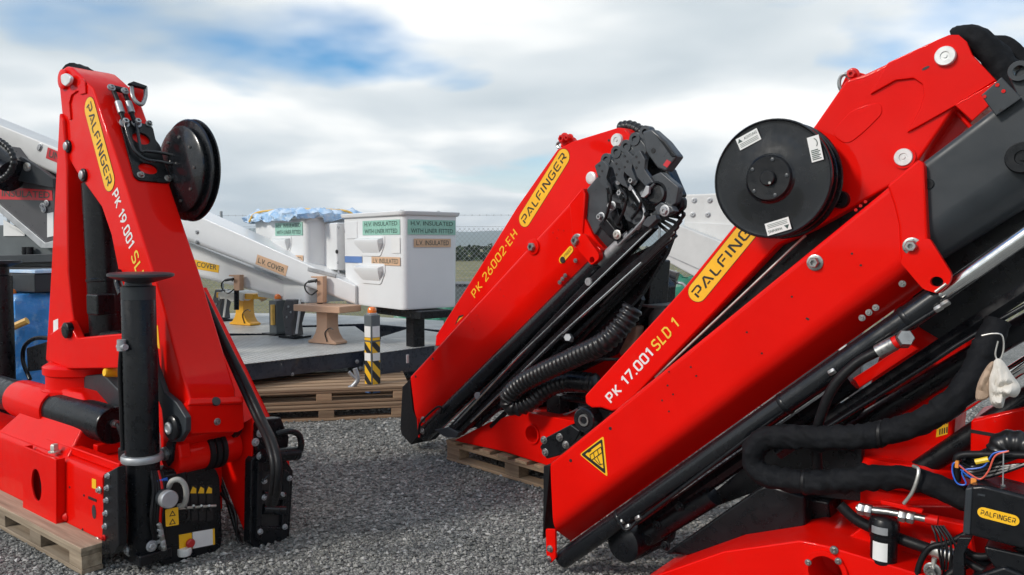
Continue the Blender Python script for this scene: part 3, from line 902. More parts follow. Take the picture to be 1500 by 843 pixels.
    for cx, cy, w_, h_, rot, tx in ((-.092, .162, .095, .05, .42, 'ACHTUNG'), (.172, .105, .045, .098, .22, None), (.034, -.190, .098, .05, .28, 'WARNING')):
        ca, sa = math.cos(rot), math.sin(rot)
        P_ = [(cx + x * ca - y * sa, cy + x * sa + y * ca) for x, y in ((-w_ / 2, -h_ / 2), (w_ / 2, -h_ / 2), (w_ / 2, h_ / 2), (-w_ / 2, h_ / 2))]
        lb = sticker(FP, P_, 'paper', rl, .0045, 'sticker', raw=True)
        def lp(x, y): return (cx + x * ca - y * sa, cy + x * sa + y * ca)
        if tx:
            f_ = 1 if tx == 'ACHTUNG' else -1
            letter(FP, tx, lp(-.015 * f_, .006 * f_), lp(.042 * f_, .006 * f_), .011, 'label_ink', lb, h=.0055, raw=True)
            ln = [-.004, -.010, -.016]
            for yy in ln:
                sticker(FP, [lp(-.04, f_ * yy - .0008), lp(.04, f_ * yy - .0008), lp(.04, f_ * yy + .0008), lp(-.04, f_ * yy + .0008)], 'label_ink', lb, .0055, 'print_line', raw=True)
            tri = [lp(-.044 * f_, .004 * f_), lp(-.024 * f_, .004 * f_), lp(-.034 * f_, .020 * f_)]
            sticker(FP, tri, 'label_ink', lb, .0055, 'print_mark', raw=True)
        else:
            for k in range(6):
                yy = -.042 + k * .007
                sticker(FP, [lp(-.017, yy), lp(.016 - .006 * (k % 2), yy), lp(.016 - .006 * (k % 2), yy + .0035), lp(-.017, yy + .0035)], 'label_ink', lb, .0055, 'print_line', raw=True)
            arc = [lp(-.002 + .014 * math.cos(t), .022 + .018 * math.sin(t)) for t in [-.9 + i * .3 for i in range(8)]]
            MB().tube([FP.at(*p_, .006) for p_ in arc], .0014, 4).build('print_mark', 'label_ink', lb)
    MB().cyl(c + Vector((0, .14, 0)), c + Vector((0, .215, 0)), .05, 16).build('reel_axle', 'black', C)
    # fabric sleeve over the knuckle and hoses
    def sleeve(name, pl, pts, r0, seed, seg=18):
        seg = 32
        P_ = resample(crom([pl.p(*q_) for q_ in pts], 12), .012)
        rs = [r0 * (1 + .10 * mnoise.noise((i * .35, seed, 0)) + .05 * mnoise.noise((i * 1.1, seed, 3))) for i in range(len(P_))]
        m_ = MB().tube(P_, rs, seg)
        cs = [P_[i // seg] if i // seg < len(P_) else P_[-1] for i in range(len(m_.v))]
        m_.v = [tuple(c_ + (Vector(v) - c_) * (1 + .16 * mnoise.noise(Vector(v) * 8 + Vector((seed, 0, 0))) + .42 * abs(mnoise.noise((c_.x * 22 + c_.z * 30, (i_ % seg) * .22, seed))))) for i_, (v, c_) in enumerate(zip(m_.v, cs))]
        return m_.build(name, 'fabric', C, smooth=80)
    sleeve('hose_sleeve', M, [(1398, 62, -.06), (1418, 55, -.06), (1440, 66, -.06), (1463, 92, -.06), (1480, 130, -.06), (1485, 170, -.1)], .046, 1)
    sleeve('hose_sleeve', M, [(1446, 66, -.14), (1470, 66, -.14), (1495, 85, -.14), (1530, 120, -.14)], .030, 5)
    G = side(F, -.03)
    sleeve('hose_sleeve', G, [(1462, 470, -.14), (1440, 520, -.10), (1408, 575, -.03), (1360, 614), (1290, 636), (1215, 642), (1150, 640), (1118, 643), (1103, 662), (1106, 685), (1130, 700), (1180, 706), (1250, 702), (1310, 698), (1360, 708), (1420, 735), (1470, 752, -.05)], .039, 9, 20)
    for x, y in ((1290, 636), (1180, 706)):
        c_ = G.p(x, y); MB().lathe(c_ - Vector((.006, 0, 0)), (1, 0, .06), [(.046, 0), (.049, .003), (.049, .012), (.046, .015)], 28).build('sleeve_tie', 'rubber', C)
    # steel clamp on the sleeve
    tubep('sleeve_clamp', G, [(1324, 738, .05), (1336, 722, .062), (1344, 700, .062), (1345, 687, .05), (1338, 683, .03)], .006, 'zinc', C)
    prism('clamp_bar', G, [(1290, 733), (1322, 740), (1352, 748), (1350, 753), (1318, 746), (1290, 739)], .02, 'red', C, h=.03)
    # rubber hose with steel coupling
    tubep('rubber_hose', S, [(1292, 512, .02), (1255, 532, .03), (1222, 565, .04), (1204, 605, .03), (1196, 640, .0), (1198, 690, -.04)], .018, 'rubber', C)
    tubep('hose_coupling', S, [(1286, 516, .02), (1310, 503, .02)], .026, 'steel', C, smooth=False)
    tubep('coupling_collar', S, [(1310, 503, .02), (1316, 500, .02)], .022, 'red_edge', C, smooth=False)
    MB().lathe(S.p(1325, 497, .02), Vector((.35, -.85, .3)), [(.030, -.03), (.030, .02), (.026, .026), (.012, .026)], 6).build('coupling_nut', 'steel', C)
    # --- slewing column and pedestal
    Q = side(F, .36)
    prism('slewing_column', Q, [(1262, 690), (1256, 650), (1262, 600), (1300, 480), (1330, 380), (1440, 380), (1425, 500), (1400, 600), (1392, 690)], .30, 'red', C, bevel=.02)
    cc_ = Q.p(1325, 690, -.15); zt = cc_.z
    MB().lathe((cc_.x, cc_.y, 0), (0, 0, 1), [(.23, .25), (.24, .3), (.24, zt - .035), (.20, zt - .03), (.20, zt - .022), (.235, zt - .018), (.235, zt + .06), (.22, zt + .08)], 40).build('column_bearing', 'red', C)
    pin(Q, 1302, 597, .052, C, 'black', h=.0, hh=.01, name='column_pin')
    st = sticker(Q, [(1374, 612), (1390, 606), (1388, 636), (1371, 641)], 'decal_yellow', C, .0015, 'load_plate')
    for i in range(4):
        for j in range(2):
            x, y = 1376 + 3.4 * i, 616 + 13 * j - i
            sticker(Q, [(x, y), (x + 1.8, y - .5), (x + 1.5, y + 8), (x - .3, y + 8.5)], 'decal_black', st, .0025, 'print_mark')
    # second pedestal block
    B2 = side(F, .30)
    b2 = prism('outrigger_housing', B2, [(1422, 616), (1530, 590), (1530, 720), (1420, 700)], .3, 'red', C, bevel=.01)
    sticker(B2, [(1421, 629), (1530, 648), (1530, 654), (1421, 634)], 'decal_black', b2, .002, 'seam_strip')
    prism('tank', side(F, .17), [(972, 812), (1110, 716), (1124, 711), (1178, 727), (1180, 795), (1060, 818)], .3, 'black', C, bevel=.012)
    prism('tank_end', side(F, .26), [(1170, 728), (1214, 736), (1222, 806), (1176, 800)], .2, 'black', C, bevel=.01)
    c0 = side(F, .08).p(912, 797)
    MB().lathe(c0, (.12, 1, 0), [(.06, -.012), (.084, 0), (.086, .015), (.086, .3)], 28).build('jack_cylinder', 'black', C)
    # base
    A = side(F, -.06)
    cA = A.px(1210, 838)
    prism('base_frame', A, [(940, 850), (1060, 808), (1172, 792), (1212, 800), (1362, 846), (1420, 900), (1400, 990), (1000, 990), (940, 900)], .5, 'red', C, bevel=.008, holes=[(1210, 838, .062)])
    MB().prism(A, circ(cA, .078, n=36), -.01, .012, [circ(cA, .06, n=36)]).build('eye_ring', 'red', C, .003)
    MB().prism(A, circ(cA, .062, n=24), -.2, -.16).build('eye_bottom', 'red_edge', C)
    bolt(A, 1222, 806, .010, C, h=.0); bolt(A, 1184, 824, .008, C, h=.012, hh=.012)
    bolt(A, 1228, 822, .008, C, h=.012, hh=.012)
    prism('base_gusset', side(F, .10), [(1216, 806), (1284, 757), (1330, 752), (1420, 770), (1440, 900), (1240, 900)], .05, 'red', C, bevel=.006)
    prism('base_side', side(F, .22), [(1180, 900), (1260, 740), (1520, 740), (1520, 900)], .3, 'red_edge', C, bevel=.01)
    bolt(side(F, -.1), 1366, 836, .018, C, 'steel', hh=.03); tubep('stud', side(F, -.1), [(1366, 836), (1369, 818)], .008, 'zinc', C, smooth=False)
    # oil filter and pipes
    V = side(F, -.02)
    c0 = V.p(1294, 822); c1 = V.p(1294, 768)
    ft = MB().lathe(c0, (0, 0, 1), [(.036, -.01), (.044, 0), (.044, .085), (.047, .087), (.047, .10)], 28).build('oil_filter', 'black', C)
    MB().lathe(c0 + Vector((0, 0, .095)), (0, 0, 1), [(.046, 0), (.050, .01), (.050, .045), (.042, .06), (.02, .065)], 28).build('filter_head', 'black', ft)
    m = MB()
    for k in range(9):
        t0, t1 = -2.25 + k * .13, -2.25 + (k + 1) * .13
        p_ = [(c0.x + .0446 * math.cos(t), c0.y + .0446 * math.sin(t)) for t in (t0, t1)]
        m.add([(p_[0][0], p_[0][1], c0.z + .012), (p_[1][0], p_[1][1], c0.z + .012), (p_[1][0], p_[1][1], c0.z + .078), (p_[0][0], p_[0][1], c0.z + .078)], [(0, 1, 2, 3)])
    m.build('filter_label', 'paper', ft, smooth=60)
    m = MB()
    for k in range(7):
        t0, t1 = -2.25 + k * .16, -2.25 + (k + 1) * .16
        p_ = [(c0.x + .0508 * math.cos(t), c0.y + .0508 * math.sin(t)) for t in (t0, t1)]
        m.add([(p_[0][0], p_[0][1], c0.z + .108), (p_[1][0], p_[1][1], c0.z + .108), (p_[1][0], p_[1][1], c0.z + .134), (p_[0][0], p_[0][1], c0.z + .134)], [(0, 1, 2, 3)])
    m.build('filter_label', 'galv', ft, smooth=60)
    tubep('oil_pipe', V, [(1255, 745), (1300, 750), (1370, 763)], .012, 'steel', C, smooth=False)
    for x, y in ((1262, 746), (1272, 748), (1322, 756), (1334, 758)):
        MB().lathe(V.p(x, y), (1, 0, -.1), [(.020, -.012), (.022, -.008), (.022, .008), (.020, .012)], 6).build('pipe_nut', 'steel', C)
    tubep('pipe_end', V, [(1356, 760), (1374, 764)], .018, 'red_edge', C, smooth=False)
    tubep('rubber_hose', V, [(1230, 740, -.03), (1260, 765, -.03), (1320, 790, -.03), (1385, 812), (1430, 822)], .020, 'rubber', C)
    tubep('hose_ferrule', V, [(1362, 803, .005), (1396, 815, .005)], .026, 'zinc', C, smooth=False)
    tubep('rubber_hose', V, [(1340, 870, .03), (1346, 830, .03), (1362, 803, .03), (1390, 795, .02), (1420, 780)], .010, 'rubber', C)
    tubep('rubber_hose', V, [(1404, 800, .05), (1430, 815, .07), (1465, 812, .06), (1520, 800, .05)], .012, 'rubber', C)
    tubep('rubber_hose', V, [(1404, 815, .05), (1440, 836, .07), (1475, 840, .06), (1520, 832, .05)], .013, 'rubber', C)
    tubep('rubber_hose', V, [(1380, 850, .05), (1420, 825, .03), (1460, 828, .02), (1520, 818)], .015, 'rubber', C)
    # radio receiver box
    X = side(F, -.16)
    bx = prism('receiver_box', X, [(1416, 713), (1440, 711), (1545, 738), (1545, 818), (1411, 783)], .16, 'black', C, bevel=.012, rr=.018)
    prism('box_rim', X, [(1414, 716), (1425, 714), (1421, 785), (1410, 782)], .165, 'charcoal', bx, h=.006, bevel=.005)
    a = Vector(X.px(1441, 751)); b = Vector(X.px(1484, 762)); badge(X, a, b, .0175, bx, raw=True, h=.0025, hgt=.95)
    sticker(X, [(1432, 723), (1443, 725), (1443, 728), (1432, 726)], 'charcoal', bx, .003, 'indicator')
    tubep('antenna', X, [(1469, 716, -.05), (1470, 664, -.05)], .0022, 'galv', bx, smooth=False)
    MB().lathe(X.p(1469, 720, -.05), (0, 0, 1), [(.014, 0), (.014, .008), (.008, .01), (.007, .022)], 6).build('antenna_base', 'steel', bx)
    prism('box_bracket', X, [(1404, 788), (1424, 788), (1412, 812), (1414, 870), (1394, 870), (1396, 812)], .03, 'black', C, h=-.02)
    prism('valve_block', X, [(1440, 800), (1540, 822), (1540, 900), (1460, 900), (1462, 840), (1444, 815)], .14, 'black', C, h=-.04, bevel=.012, rr=.02)
    prism('base_pump', X, [(1420, 846), (1470, 830), (1520, 850), (1520, 960), (1430, 960)], .2, 'black', C, h=-.02, bevel=.012)
    # wiring
    Wp = side(F, -.1)
    tubep('signal_wire', Wp, [(1407, 688), (1422, 700), (1434, 703), (1424, 698), (1400, 678), (1395, 690), (1402, 708), (1415, 709), (1410, 690), (1440, 684), (1455, 665), (1475, 661)], .0025, 'wire_blue', C, seg=6)
    tubep('signal_wire', Wp, [(1405, 682, .01), (1420, 694, .01), (1436, 702, .01), (1448, 690, .01), (1458, 668, .01), (1478, 661, .01)], .0027, 'wire_red', C, seg=6)
    MB().box(Wp.p(1399, 685) - Vector((0, .008, 0)), Wp.p(1405, 676) + Vector((0, .01, 0))).build('wire_connector', 'wire_orange', C, .002)
    MB().box(Wp.p(1422, 713) - Vector((0, .008, 0)), Wp.p(1431, 701) + Vector((0, .01, 0))).build('wire_connector', 'wire_orange', C, .002)
    tubep('wire_connector', Wp, [(1429, 677), (1448, 673)], .009, 'wire_yellow', C, smooth=False, seg=8)
    for i in range(9):
        tubep('cable', Wp, [(1400 + i * 2, 690 - i * 3, -.05), (1425, 700 - i * 4, -.03 - i * .008), (1460, 695 - i * 5, -.02 - i * .006), (1530, 670 - i * 5 + (i % 3) * 9, -.03)], .0065, 'hose_black', C, seg=8)
    tubep('cable', Wp, [(1402, 705, -.02), (1401, 680, -.02), (1406, 668, -.02), (1440, 666, -.02), (1530, 668, -.02)], .012, 'rubber', C)
    corr('corrugated_hose', [Wp.p(1463, 665, -.07), Wp.p(1472, 650, -.07), Wp.p(1495, 650, -.07), Wp.p(1540, 668, -.07)], .042, 'hose_black', C, .022)
    for i in range(5):
        tubep('thin_cable', V, [(1365 + i * 4, 770, .02), (1372 + i * 7, 790 + i * 3, .03), (1380 + i * 3, 835 + (i % 2) * 15, .03)], .004, 'hose_black', C, seg=6)
    # cable tie holding a paper bag
    tubep('hanger_wire', side(F, -.06), [(1438, 492), (1455, 489), (1468, 492), (1470, 512), (1464, 530), (1458, 520), (1462, 500)], .0025, 'zinc', C, seg=6)
    for i, (x, y, w_) in enumerate(((1120, 690, -.08), )):
        pass
    return F, C
FR, CR = right_crane()
def paper_bag():
    F = FR; pl = side(F, -.08)
    rg = random.Random(5)
    c = F.world(pl.p(1464, 575))
    def lump(outline, th, seed):
        cs = pl.poly(outline); cx = sum(p[0] for p in cs) / len(cs); cy = sum(p[1] for p in cs) / len(cs)
        cs = [(p.x, p.y) for p in crom([Vector((a, b, 0)) for a, b in cs], 4, True)]
        m = MB(); rings = 9; n = len(cs); vs_ = []; fs = []
        for sg in (1, -1):
            for k in range(rings + 1):
                t = k / rings
                for i, (a, b) in enumerate(cs):
                    x = cx + (a - cx) * (1 - t); y = cy + (b - cy) * (1 - t)
                    h = th * math.sqrt(max(0, 1 - (1 - t) ** 2)) * (.75 + 1.6 * abs(mnoise.noise((x * 38, y * 26, seed))))
                    vs_.append(F.world(pl.at(x, y, sg * h)))
            b0 = 0 if sg > 0 else (rings + 1) * n
            for k in range(rings):
                for i in range(n):
                    j = (i + 1) % n
                    fs.append((b0 + k * n + i, b0 + k * n + j, b0 + (k + 1) * n + j, b0 + (k + 1) * n + i))
        m.add(vs_, fs)
        return m
    o = bpy.data.objects.new('paper_bag', None); scene.collection.objects.link(o)
    o.empty_display_size = .05
    tag(o, 'crumpled off-white paper bag hung from a wire beside the black hoses', 'bag')
    lump([(1456, 529), (1468, 528), (1482, 548), (1495, 568), (1488, 582), (1474, 582), (1468, 598), (1452, 592), (1447, 560)], .03, 1).build('bag_body', 'bag', o, smooth=25)
    lump([(1446, 536), (1456, 531), (1450, 560), (1448, 583), (1430, 586), (1432, 562)], .02, 4).build('bag_flap', 'bag_brown', o, smooth=25)
paper_bag()
# ------------------------------------------------------------------ crane marked PK 26002 EH
def pallet(F, s0, s1, w0, w1, label, h=.135, mt='plank', blocks=3, group=None, z0=0.0, along=False):
    F0 = F
    def plank(F, a, b, mt, parent, name='board'):
        a, b = Vector(a), Vector(b); a.z += z0; b.z += z0
        off = OFF[parent.name]; c = (a + b) / 2
        flip = (b.y - a.y) > (b.x - a.x)
        o = MB().box((a - c) if not flip else Vector((a.y - c.y, a.x - c.x, a.z - c.z)), (b - c) if not flip else Vector((b.y - c.y, b.x - c.x, b.z - c.z))).build(name, mt, None, .003)
        o.parent = parent; o.location = c - off
        if flip: o.rotation_euler = (0, 0, math.pi / 2)
        return o
    o = F.empty('pallet', label, 'pallet', group)
    t = .022; bw = .10
    n = max(2, int((w1 - w0) / .19))
    rg = random.Random(int(abs(s0) * 97 + 5))
    ws = [w0 + (w1 - w0 - .1) * i / 2 for i in range(3)]
    for w_ in ws:                                        # bottom boards, blocks, stringer boards
        plank(F, (s0, w_, .004), (s1, w_ + .1, .004 + t), mt, o)
        for k in range(blocks):
            s = s0 + (s1 - s0 - .14) * k / (blocks - 1)
            plank(F, (s + .003, w_ + .003, .005 + t), (s + .137, w_ + .097, h - 2 * t - .001), mt, o, 'block')
        plank(F, (s0 + .002, w_, h - 2 * t), (s1 - .002, w_ + .1, h - t), mt, o)
    if along:
        for k in range(6):
            w_ = w0 + (w1 - w0 - .11) * k / 5
            plank(F, (s0 - .01, w_ - .004, h - t + .001), (s1 + .01, w_ + .11, h), mt, o)
        return o
    m_ = max(3, int((s1 - s0) / .16))
    for k in range(m_):                                  # deck boards across
        s = s0 + (s1 - s0 - .11) * k / (m_ - 1) + rg.uniform(-.006, .006) * (0 < k < m_ - 1)
        plank(F, (s, w0 - .004, h - t + .001), (s + .11, w1 + .004, h), mt, o)
    return o

def mid_crane():
    F = Fr((-.741, 5.80), 46, (1.3, .5))
    C = F.empty('loader_crane', 'red folded loader crane marked PK 26002 EH with a dark cluster of boom heads', 'crane')
    S = side(F, 0)
    q = S.poly([(601, 551), (842, 288), (884, 378), (612, 640)])
    MB().boom(q, sec_outer(.30, .40, .34, .08)).build('outer_boom', 'red', C, smooth=60, wn=True)
    prism('tail_cap', S, [(589, 567), (600, 556), (604, 600), (613, 622), (615, 636), (602, 652), (588, 637), (586, 628)], .24, 'rubber', C, h=-.03, bevel=.006)
    tubep('grab_handle', S, [(613, 638, .01), (615, 622, .03), (625, 610, .04), (640, 597, .04), (647, 598, .03), (646, 606, .01)], .008, 'rubber', C)
    tubep('tail_clip', S, [(612, 613, .01), (614, 641, .01)], .007, 'red', C, smooth=False)
    for x, y in ((620, 615), (619, 632)): bolt(S, x, y, .015, C, 'steel', h=.0)
    for x, y in ((634, 526), (609, 552)): pin(S, x, y, .010, C, 'decal_black', h=0, hh=.002, name='drain_hole_shade')  # dark of the holes painted as flat black discs
    for x, y in ((688, 459), (699, 462), (702, 468), (689, 472), (693, 482), (733, 424), (738, 434), (810, 341), (818, 337), (816, 349), (826, 338)): pin(S, x, y, .006, C, 'red_edge', h=0, hh=.003, name='rivet')
    for x, y in ((820, 414), (824, 409), (828, 404), (843, 382)): bolt(S, x, y, .009, C, h=-.01, hh=.01)
    prism('boom_collar', S, [(833, 299), (853, 275), (857, 284), (853, 343), (846, 360), (838, 356), (836, 325)], .32, 'red', C, h=.014, bevel=.01)
    prism('guide_flange', S, [(840, 358), (852, 342), (858, 345), (877, 372), (877, 380), (866, 389), (858, 379)], .04, 'red', C, h=.03, bevel=.006, rr=.015, holes=[(867, 381, .018, .018)])
    prism('collar_lip', S, [(852, 342), (860, 348), (880, 366), (876, 373), (862, 362)], .2, 'red_edge', C, h=.0)
    bolt(S, 846, 353, .028, C, h=.014, hh=.035); bolt(S, 782, 362, .028, C, h=.0, hh=.035)
    MB().lathe(S.p(782, 362), S.n, [(.05, -.01), (.05, .012), (.045, .014)], 24).build('boss', 'red', C)
    # small badge on the housing
    a, b = S.px(823, 381), S.px(836, 366)
    sb = badge(S, a, b, .022, C, raw=True, hgt=.8)
    pin(S, 824, 381, .02, C, 'decal_black', h=.003, hh=.001, name='round_mark')
    # --- main boom
    M = side(F, .36)
    prism('main_boom', M, [(637, 508), (638, 492), (700, 395), (757, 303), (816, 219), (836, 208), (904, 187), (914, 188), (921, 195), (924, 206), (915, 235), (895, 262), (855, 300), (780, 372), (720, 440), (660, 505)], .28, 'red', C, bevel=.012)
    d0, d1 = Vector(M.px(769, 321)), Vector(M.px(825, 231))
    badge(M, d0, d1, .058, C, raw=True)
    b0, b1 = Vector(M.px(696, 438)), Vector(M.px(759, 344))
    letter(M, strokes('pK 26002·eH', .16, .2), b0, b1, .066, 'decal_yellow', C, raw=True)
    sticker(M, [(666, 477), (672, 463), (680, 461)], 'decal_black', C, .0012, 'warning_sign', rr=.008)
    sticker(M, [(669, 473), (673, 466), (678, 464)], 'decal_yellow', C, .002, 'warning_sign', rr=.005)
    pin(M, 905, 206, .042, C, 'pin_white', h=.0, hh=.02)
    pin(M, 892, 206, .008, C, 'decal_black', h=.0, hh=.002, name='grease_hole_shade')  # shade of the grease hole put in as a black dot
    MB().lathe(side(F, .35).p(866, 261), (0, -1, 0), [(.040, -.02), (.040, .006), (.034, .01), (.022, .01)], 24).build('pin', 'pin_white', C)
    ring = [M.p(823 + 7 * math.cos(t) , 213 + 5 * math.sin(t), -.08) for t in [i * 2 * math.pi / 14 for i in range(14)]]
    MB().tube(ring, .010, 8, closed=True).build('shackle', 'steel', C)
    prism('lifting_lug', M, [(820, 216), (824, 203), (833, 200), (838, 207), (826, 216)], .07, 'red', C, h=-.06, bevel=.008)
    bolt(M, 827, 204, .028, C, 'red_edge', h=-.04, hh=.04); bolt(M, 835, 203, .02, C, 'red_edge', h=-.04, hh=.04)
    corr('corrugated_hose', [M.p(908, 188, -.12), M.p(922, 186, -.12), M.p(936, 192, -.12), M.p(946, 202, -.12), M.p(956, 220, -.12)], .042, 'hose_black', C, .03, .2)
    # --- extension heads
    E = side(F, .03)
    H = lambda n, pts, t, mt, h=0, bv=.006, rr=0: prism(n, E, pts, t, mt, C, h=h, bevel=bv, rr=rr)
    q = E.poly([(846, 290), (900, 228), (940, 300), (882, 368)])
    MB().boom(q, [(w_ + .03, k) for w_, k in sec_outer(.24, .34, .3, .06)]).build('extension_boom', 'head_grey', C, smooth=60, wn=True)
    H('head_plate', [(858, 279), (874, 260), (888, 258), (890, 300), (886, 322), (866, 352), (855, 340)], .03, 'head_grey', .012, .008)
    H('head_plate', [(892, 262), (904, 256), (914, 276), (912, 300), (896, 296)], .03, 'head_grey', .035, .006)
    H('head_plate', [(906, 296), (922, 290), (944, 322), (936, 334), (916, 322)], .03, 'head_grey', .03, .006)
    H('head_plate', [(916, 258), (930, 248), (944, 262), (958, 292), (948, 300), (930, 282)], .03, 'black', .05, .006)
    for k in range(7):
        a = (890 + 9 * k, 262 + 4 * k) if k % 2 else (886 + 9 * k, 276 + 6 * k)
        H('link_block', [(a[0], a[1]), (a[0] + 7, a[1] - 5), (a[0] + 12, a[1] + 4), (a[0] + 5, a[1] + 9)], .06, 'head_grey' if k % 3 else 'black', .075, .006)
        tubep('link_pin', E, [(a[0] + 6, a[1] + 2, .06), (a[0] + 6, a[1] + 2, .10)], .012, 'galv' if k % 2 else 'black', C, smooth=False, seg=10)
    for k in range(0, 6, 2):
        x0, y0 = 886 + 11 * k, 300 + 2 * (k % 3)
        tubep('head_hose', E, [(x0, y0 - 40 + 5 * k, .07), (x0 + 9, y0 - 22 + 3 * k, .11), (x0 + 6, y0 + 4, .10), (x0 - 4, y0 + 34 - 4 * k, .06)], .0085, 'hose_black', C, seg=8)
    for k in range(7):
        tubep('hose_end', E, [(906 + 9 * k, 356 - 7 * k, .05), (912 + 9 * k, 350 - 7 * k, .05)], .015, 'galv' if k % 2 else 'head_grey', C, smooth=False, seg=8)
    for i, (ex, ey) in enumerate(((887, 234), (902, 223), (916, 214.5), (929, 204), (944, 194))):
        h = .03 + .022 * i
        c = E.px(ex, ey, h)
        MB().prism(E, circ(c, .036, n=22), h - .05, h, [circ(c, .017, n=14)]).build('head_lug', 'head_grey', C, .004)
        H('head_plate', [(ex - 8, ey + 1), (ex + 6, ey - 5), (ex + 20, ey + 14), (ex + 12, ey + 34), (ex + 1, ey + 24)], .05, 'head_grey', h - .006, .008)
    for i, (x, y) in enumerate(((871, 239), (896, 236), (908, 225), (925, 226))):
        h = .10 + .014 * i
        pl = H('head_flap', [(x, y + 4), (x + 10, y - 4), (x + 21, y + 6), (x + 17, y + 22), (x + 24, y + 40), (x + 16, y + 36), (x + 7, y + 28)] if i != 3 else [(x - 2, y + 6), (x + 12, y - 6), (x + 20, y + 8), (x + 19, y + 22), (x + 34, y + 44), (x + 26, y + 54), (x + 8, y + 34)], .03, 'head_grey', h, .005, .006)
        for k in range(3): pin(E, x + 7 + 4 * (k % 2), y + 4 + 8 * k, .007, pl, 'decal_black', h=h, hh=.002, name='rivet_hole_shade')  # black dots colour in the shade of the rivet holes
    hd = H('head_box', [(941, 192), (955, 189), (975, 207), (992, 229), (975, 252), (962, 246), (945, 222)], .07, 'head_grey', .13, .012)
    H('head_core', [(884, 262), (900, 238), (944, 215), (976, 248), (992, 285), (975, 312), (950, 330), (905, 352)], .10, 'black', .0, .01)
    H('box_mouth', [(958, 196), (974, 208), (990, 229), (984, 231), (972, 214)], .04, 'black', .134, .004)
    sticker(E, [(971, 242), (977, 234), (983, 238), (977, 246)], 'red_label', hd, .132, 'sticker'); pin(E, 957, 221, .014, hd, 'decal_black', h=.13, hh=.003, name='eye')
    H('side_plate', [(945, 262), (968, 252), (994, 274), (990, 298), (968, 312), (958, 290)], .05, 'head_grey', .12, .012, .01)
    H('side_plate', [(985, 292), (1001, 288), (1001, 305), (985, 320), (975, 310)], .05, 'black', .08, .02)
    MB().lathe(E.p(960, 284, .13), (0.3, -1, .1), [(.065, -.05), (.065, .01), (.055, .018), (.045, .0)], 24).build('locking_bore', 'black', C)
    H('latch', [(938, 289), (946, 272), (951, 273), (950, 284), (943, 290)], .02, 'galv', .17, .004)
    H('latch', [(958, 304), (968, 296), (984, 303), (988, 310), (975, 316), (962, 316)], .05, 'head_grey', .15, .008)
    bolt(E, 974, 309, .02, C, 'galv', h=.15)
    H('cross_arm', [(893, 270), (906, 262), (945, 318), (938, 330), (928, 330)], .05, 'head_grey', .04, .006)
    for x, y in ((881, 318), (897, 302), (911, 283), (928, 265)): bolt(E, x, y, .018, C, 'galv', h=.06, hh=.03)
    H('rocker_arm', [(876, 330), (886, 318), (902, 338), (908, 350), (900, 354), (892, 348)], .04, 'black', .08, .006, .01)
    H('rocker_arm', [(893, 312), (903, 304), (912, 330), (910, 338), (900, 332)], .04, 'black', .05, .006, .01)
    bolt(E, 904, 344, .018, C, 'zinc', h=.08)
    tubep('oil_pipe', E, [(920, 268, .08), (940, 300, .09), (944, 315, .09), (936, 330, .09), (905, 360, .05)], .008, 'galv', C)
    for i in range(5):
        tubep('oil_pipe', E, [(985 - 5 * i, 312 + 4 * i, .02), (1000 - 4 * i, 312 + 9 * i, .04), (990 - 6 * i, 330 + 9 * i, .04), (900 - 5 * i, 425 + 6 * i, .0)], .010, 'hose_black', C, seg=8)
    H('latch', [(940, 330), (948, 318), (960, 314), (962, 322), (950, 334)], .04, 'head_grey', .1, .006)
    # --- rams and rails under the housing
    c0, c1, c2 = S.p(622, 636, -.06), S.p(880, 385, -.06), S.p(925, 342, -.06)
    MB().lathe(c0, c1 - c0, [(.045, -.015), (.058, 0), (.06, .02), (.06, (c1 - c0).length)], 24).build('extension_cylinder', 'black_gloss', C)
    MB().cyl(c1, c2, .036, 20).build('piston_rod', 'galv', C)
    D = side(F, -.02)
    bar = [(648, 634), (656, 642), (865, 424), (957, 334), (950, 322), (858, 413)]
    prism('slide_rail', D, bar, .06, 'black', C, bevel=.006)
    prism('slide_rail', side(F, .0), [(660, 636), (670, 640), (890, 432), (985, 346), (978, 338), (880, 424)], .06, 'black', C, bevel=.006)
    for x, y in ((863, 413), (700, 580)): pin(D, x, y, .024, C, 'galv', h=.0, hh=.012, name='rail_bolt')
    prism('rail_foot', D, [(636, 630), (655, 626), (672, 634), (668, 642), (650, 640)], .04, 'charcoal', C, h=.01, bevel=.006)
    tubep('oil_pipe', D, [(665, 622, .02), (760, 522, .02), (955, 335, .02)], .006, 'chrome', C, smooth=False, seg=8)
    tubep('oil_pipe', D, [(690, 618, .01), (820, 492, .01), (940, 385, .01)], .007, 'chrome', C, smooth=False, seg=8)
    for i in range(3):
        tubep('oil_pipe', side(F, .05 + .05 * i), [(700 + 20 * i, 625), (830 + 12 * i, 505), (975 - 8 * i, 360 + 14 * i)], .018, 'black', C, smooth=False, seg=8)
    prism('rear_shield', side(F, .30), [(690, 610), (770, 530), (860, 445), (925, 400), (940, 440), (900, 520), (820, 560), (745, 600)], .04, 'black', C)
    prism('knee_panel', side(F, .13), [(652, 638), (760, 528), (905, 383), (985, 345), (975, 372), (940, 430), (885, 492), (800, 545), (742, 590), (700, 625)], .04, 'black', C)
    MB().lathe(side(F, .0).p(833, 495), (.5, -1, .2), [(.026, -.06), (.026, .02), (.022, .028), (.012, .028)], 6).build('coupling_nut', 'galv', C)
    tubep('hose_coupling', side(F, .02), [(820, 493), (834, 495)], .024, 'black', C, smooth=False)
    # --- column, base
    Q = side(F, .50)
    prism('slewing_column', Q, [(780, 640), (815, 560), (850, 470), (890, 420), (930, 420), (925, 520), (905, 600), (900, 680)], .3, 'red', C, bevel=.02)
    sticker(Q, [(890, 504), (901, 499), (901, 511), (889, 515)], 'decal_yellow', C, .003, 'sticker')
